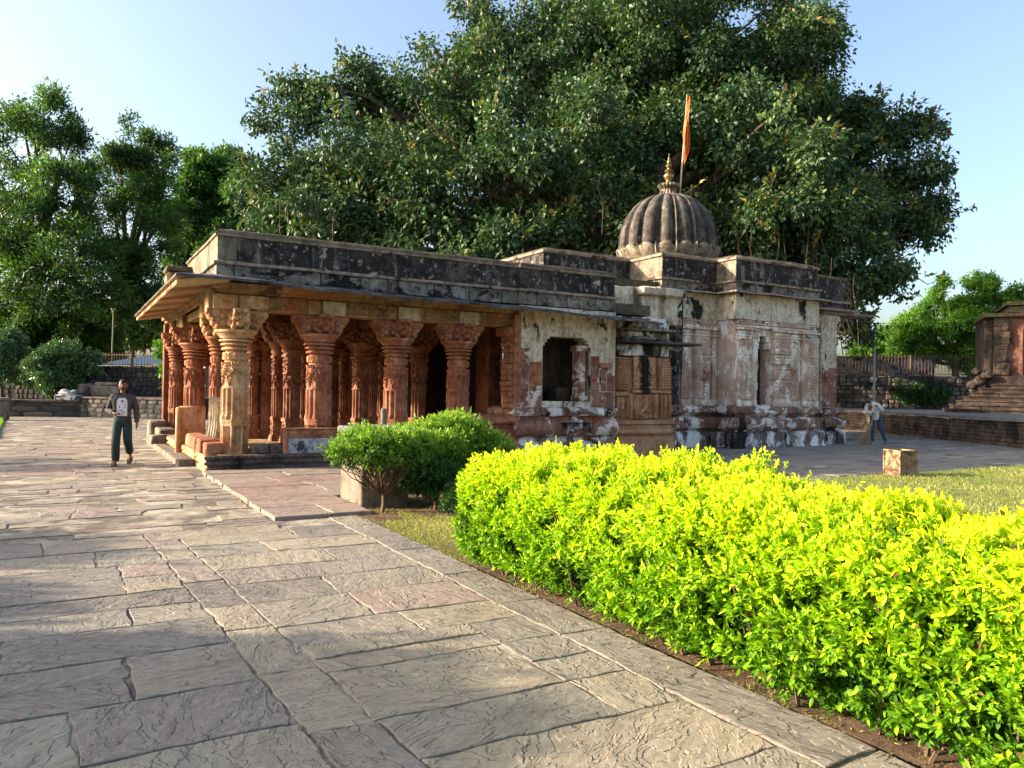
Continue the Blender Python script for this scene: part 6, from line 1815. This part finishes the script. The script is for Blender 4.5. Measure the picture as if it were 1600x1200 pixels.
# --- the man walking towards the viewer
PM = empty('person', (0.98, 17.2, 0.0), 'man in a dark long-sleeved jersey with a white print, walking towards the viewer', 'person', rz=-YAW*0.45)
LH, RH = 0.96, 0.96
body = {'pelvis': ((0, 0, 0.93), (0.13, 0.10)), 'waist': ((0, 0.0, 1.06), (0.125, 0.09)), 'chest': ((0, 0.0, 1.28), (0.15, 0.10)), 'neckb': ((0, 0.01, 1.41), 0.062), 'neck': ((0, 0.0, 1.475), 0.050), 'skull': ((0, -0.01, 1.55), 0.06),
        'lhip': ((-0.09, 0, 0.88), 0.085), 'lknee': ((-0.10, -0.10, 0.50), 0.055), 'lankle': ((-0.10, -0.06, 0.10), 0.038), 'lball': ((-0.11, -0.18, 0.045), 0.036), 'ltoe': ((-0.115, -0.24, 0.035), 0.026),
        'rhip': ((0.09, 0, 0.88), 0.085), 'rknee': ((0.11, -0.06, 0.50), 0.055), 'rankle': ((0.10, 0.26, 0.24), 0.038), 'rball': ((0.11, 0.22, 0.11), 0.036), 'rtoe': ((0.115, 0.18, 0.055), 0.026),
        'lsh': ((-0.18, 0.0, 1.37), 0.056), 'lelb': ((-0.27, 0.05, 1.10), 0.042), 'lwrist': ((-0.13, -0.20, 1.045), 0.026),
        'rsh': ((0.18, 0.0, 1.37), 0.056), 'relb': ((0.245, 0.03, 1.09), 0.042), 'rwrist': ((0.27, -0.05, 0.84), 0.026)}
bones = [('pelvis', 'waist'), ('waist', 'chest'), ('chest', 'neckb'), ('neckb', 'neck'), ('neck', 'skull'), ('pelvis', 'lhip'), ('lhip', 'lknee'), ('lknee', 'lankle'), ('lankle', 'lball'), ('lball', 'ltoe'),
         ('pelvis', 'rhip'), ('rhip', 'rknee'), ('rknee', 'rankle'), ('rankle', 'rball'), ('rball', 'rtoe'), ('chest', 'lsh'), ('lsh', 'lelb'), ('lelb', 'lwrist'), ('chest', 'rsh'), ('rsh', 'relb'), ('relb', 'rwrist')]
core = dict(body); cb = list(bones)
hand(body, bones, 'l', body['lwrist'][0], (0.75, -0.35, 0.0), (0.2, -0.2, -1), 0.8)
hand(body, bones, 'r', body['rwrist'][0], (0.0, -0.10, -1), (-1, -0.2, 0), 0.35)
skin_obj('body', body, bones, 'skin', PM)
mbh, T_h, Rm_ = head_parts(PM, (0, -0.025, 1.60), 0.0, 0.10)
finish_head(PM, mbh, T_h, Rm_, (0, -0.025, 1.60), True)
def grow(j, names, k): return {n: (j[n][0], tuple(v+k for v in j[n][1]) if isinstance(j[n][1], tuple) else j[n][1]+k) for n in names}
sh = grow(core, ['waist', 'pelvis', 'chest', 'neckb', 'lsh', 'lelb', 'lwrist', 'rsh', 'relb', 'rwrist'], 0.020)
sh['pelvis'] = ((0, 0, 0.86), (0.175, 0.135)); sh['waist'] = ((0, 0, 1.08), (0.16, 0.12)); sh['chest'] = ((0, 0, 1.28), (0.17, 0.125)); sh['neckb'] = ((0, 0.01, 1.40), 0.10); sh['neck'] = ((0, 0.0, 1.47), 0.068)
skin_obj('jersey', sh, [('neckb', 'neck'), ('pelvis', 'waist'), ('waist', 'chest'), ('chest', 'neckb'), ('chest', 'lsh'), ('lsh', 'lelb'), ('lelb', 'lwrist'), ('chest', 'rsh'), ('rsh', 'relb'), ('relb', 'rwrist')], 'shirt', PM)
tr = grow(core, ['pelvis', 'lhip', 'lknee', 'lankle', 'rhip', 'rknee', 'rankle'], 0.022)
tr['waist'] = ((0, 0, 1.06), (0.14, 0.11)); tr['lankle'] = ((-0.10, -0.065, 0.06), 0.082); tr['rankle'] = ((0.10, 0.25, 0.22), 0.082); tr['lknee'] = ((-0.10, -0.10, 0.50), 0.088); tr['rknee'] = ((0.11, -0.06, 0.50), 0.088); tr['lhip'] = ((-0.085, 0, 0.86), 0.105); tr['rhip'] = ((0.085, 0, 0.86), 0.105)
skin_obj('trousers', tr, [('pelvis', 'waist'), ('pelvis', 'lhip'), ('lhip', 'lknee'), ('lknee', 'lankle'), ('pelvis', 'rhip'), ('rhip', 'rknee'), ('rknee', 'rankle')], 'trouser', PM)
# printed panel on the chest (follows the front of the jersey)
mb = MB(); nx_, nz_ = 12, 16
U, V_ = np.meshgrid(np.linspace(-1, 1, nx_), np.linspace(0, 1, nz_))
hw_ = 0.095*np.where(V_ > 0.75, np.sqrt(np.clip(1-((V_-0.75)/0.30)**2, 0, 1)), 1)
Xp = 0.012+U*hw_; Zp = 0.99+V_*0.36; Yp = -0.150-0.010*np.sin(V_*3)+0.25*Xp**2
mb.grid(Xp, Yp, Zp)
pr_o = mb.build('chest_print', M['print'], PM, smooth=70)
mb = MB()
for (x, z, rx_, rz_) in ((0.02, 1.29, .032, .012), (0.005, 1.275, .012, .009), (0.038, 1.275, .012, .009), (0.02, 1.245, .014, .006), (-0.03, 1.17, .008, .03), (0.06, 1.16, .02, .007), (0.0, 1.10, .04, .007), (0.045, 1.06, .035, .006), (-.03, 1.04, .012, .02), (0.07, 1.20, .006, .03), (0.01, 1.03, .006, .03)):
    mb.ball((x, -0.164-0.004*math.sin((z-.99)*8)+0.25*x*x, z), (rx_, 0.003, rz_), 1)
mb.build('print_drawing', M['ink'], pr_o)
for (x, y, z, rx_) in ((-0.11, -0.15, 0.018, 0.0), (0.11, 0.205, 0.075, 0.55)):
    mb = MB(); mb.bbox(-0.045, 0.045, -0.12, 0.13, -0.012, 0.012, 0, 0.012); mb.tube([(-0.045, -0.02, 0.0), (-0.03, -0.03, 0.06), (0.03, -0.03, 0.06), (0.045, -0.02, 0)], 0.012, 6)
    o = link(mb.mesh('sandal'), 'sandal', M['sandal'], PM); o.location = (x, y, z); o.rotation_euler = (rx_, 0, 0)

# --- the sweeping man in a white shirt, bending over a long broom
SW = empty('person', (23.55, 16.25, 0.0), 'man in a white shirt and blue jeans sweeping the forecourt by the brick terrace', 'person', rz=-YAW-0.55)
j = {'pelvis': ((0.03, 0.06, 0.93), (0.12, 0.10)), 'waist': ((-0.01, 0.0, 1.05), (0.12, 0.09)), 'chest': ((-0.06, -0.09, 1.26), (0.14, 0.10)), 'neckb': ((-0.10, -0.16, 1.38), 0.06), 'neck': ((-0.13, -0.20, 1.43), 0.048), 'skull': ((-0.16, -0.24, 1.49), 0.06),
     'lhip': ((-0.06, 0.06, 0.88), 0.083), 'lknee': ((-0.09, -0.02, 0.50), 0.054), 'lankle': ((-0.07, 0.06, 0.10), 0.038), 'lball': ((-0.10, -0.07, 0.04), 0.036), 'ltoe': ((-0.12, -0.13, 0.032), 0.026),
     'rhip': ((0.12, 0.08, 0.88), 0.083), 'rknee': ((0.20, 0.06, 0.50), 0.054), 'rankle': ((0.34, 0.20, 0.10), 0.038), 'rball': ((0.31, 0.08, 0.04), 0.036), 'rtoe': ((0.29, 0.02, 0.032), 0.026),
     'lsh': ((-0.23, -0.08, 1.33), 0.055), 'lelb': ((-0.24, -0.26, 1.12), 0.041), 'lwrist': ((-0.03, -0.34, 1.05), 0.026),
     'rsh': ((0.11, -0.10, 1.35), 0.055), 'relb': ((0.27, -0.16, 1.14), 0.041), 'rwrist': ((0.13, -0.34, 1.30), 0.026)}
jb = list(cb); core = dict(j)
hand(j, jb, 'l', j['lwrist'][0], (0.8, -0.1, -0.3), (0.1, -0.4, -1), 0.9)
hand(j, jb, 'r', j['rwrist'][0], (-0.6, -0.5, 0.2), (0.1, -0.5, -1), 0.9)
skin_obj('body', j, jb, 'skin', SW)
mbh, T_h, Rm_ = head_parts(SW, (-0.18, -0.27, 1.535), -0.55, 0.42)
finish_head(SW, mbh, T_h, Rm_, (-0.18, -0.27, 1.535), True)
sh = grow(core, ['waist', 'pelvis', 'chest', 'neckb', 'lsh', 'lelb', 'lwrist', 'rsh', 'relb', 'rwrist'], 0.020)
sh['pelvis'] = ((0.03, 0.05, 0.80), (0.17, 0.14)); sh['neck'] = ((-0.12, -0.19, 1.42), 0.062); sh['waist'] = ((-0.01, 0.0, 1.06), (0.155, 0.12)); sh['neckb'] = ((-0.09, -0.15, 1.37), 0.078)
skin_obj('shirt', sh, [('neckb', 'neck'), ('pelvis', 'waist'), ('waist', 'chest'), ('chest', 'neckb'), ('chest', 'lsh'), ('lsh', 'lelb'), ('lelb', 'lwrist'), ('chest', 'rsh'), ('rsh', 'relb'), ('relb', 'rwrist')], 'white', SW)
tr = grow(core, ['pelvis', 'lhip', 'lknee', 'lankle', 'rhip', 'rknee', 'rankle'], 0.020); tr['lankle'] = (core['lankle'][0], 0.058); tr['rankle'] = (core['rankle'][0], 0.058)
skin_obj('jeans', tr, [('pelvis', 'lhip'), ('lhip', 'lknee'), ('lknee', 'lankle'), ('pelvis', 'rhip'), ('rhip', 'rknee'), ('rknee', 'rankle')], 'jeans', SW)
BR = empty('broom', (23.3, 16.0, 0.0), 'long dry-twig broom held by the sweeping man', 'broom')
Msw = Matrix.Translation(SW.location) @ Matrix.Rotation(SW.rotation_euler[2], 4, 'Z')
def SWp(p): return np.array((Msw @ Vector(p))[:])
mb = MB(); ha = SWp((0.10, -0.40, 1.36)); hb = SWp((-0.05, -0.42, 0.72))
mb.tube([ha, hb], 0.014, 8); mb.build('handle', M['broom'], BR, True)
mb = MB(); g = np.random.default_rng(9)
ft = SWp((-0.30, -0.40, 0.0))
for i in range(240):
    e = ft+np.array([g.normal(0, 0.11), g.normal(0, 0.10), g.uniform(0.0, 0.06)]); s_ = hb+g.normal(0, 0.012, 3)
    m_ = s_*0.5+e*0.5+(e-ft)*np.array([-0.15, -0.15, 0]); mb.tube([s_, m_, e], [0.005, 0.004, 0.002], 3, cap=False)
mb.build('twigs', M['broom'], BR, True)
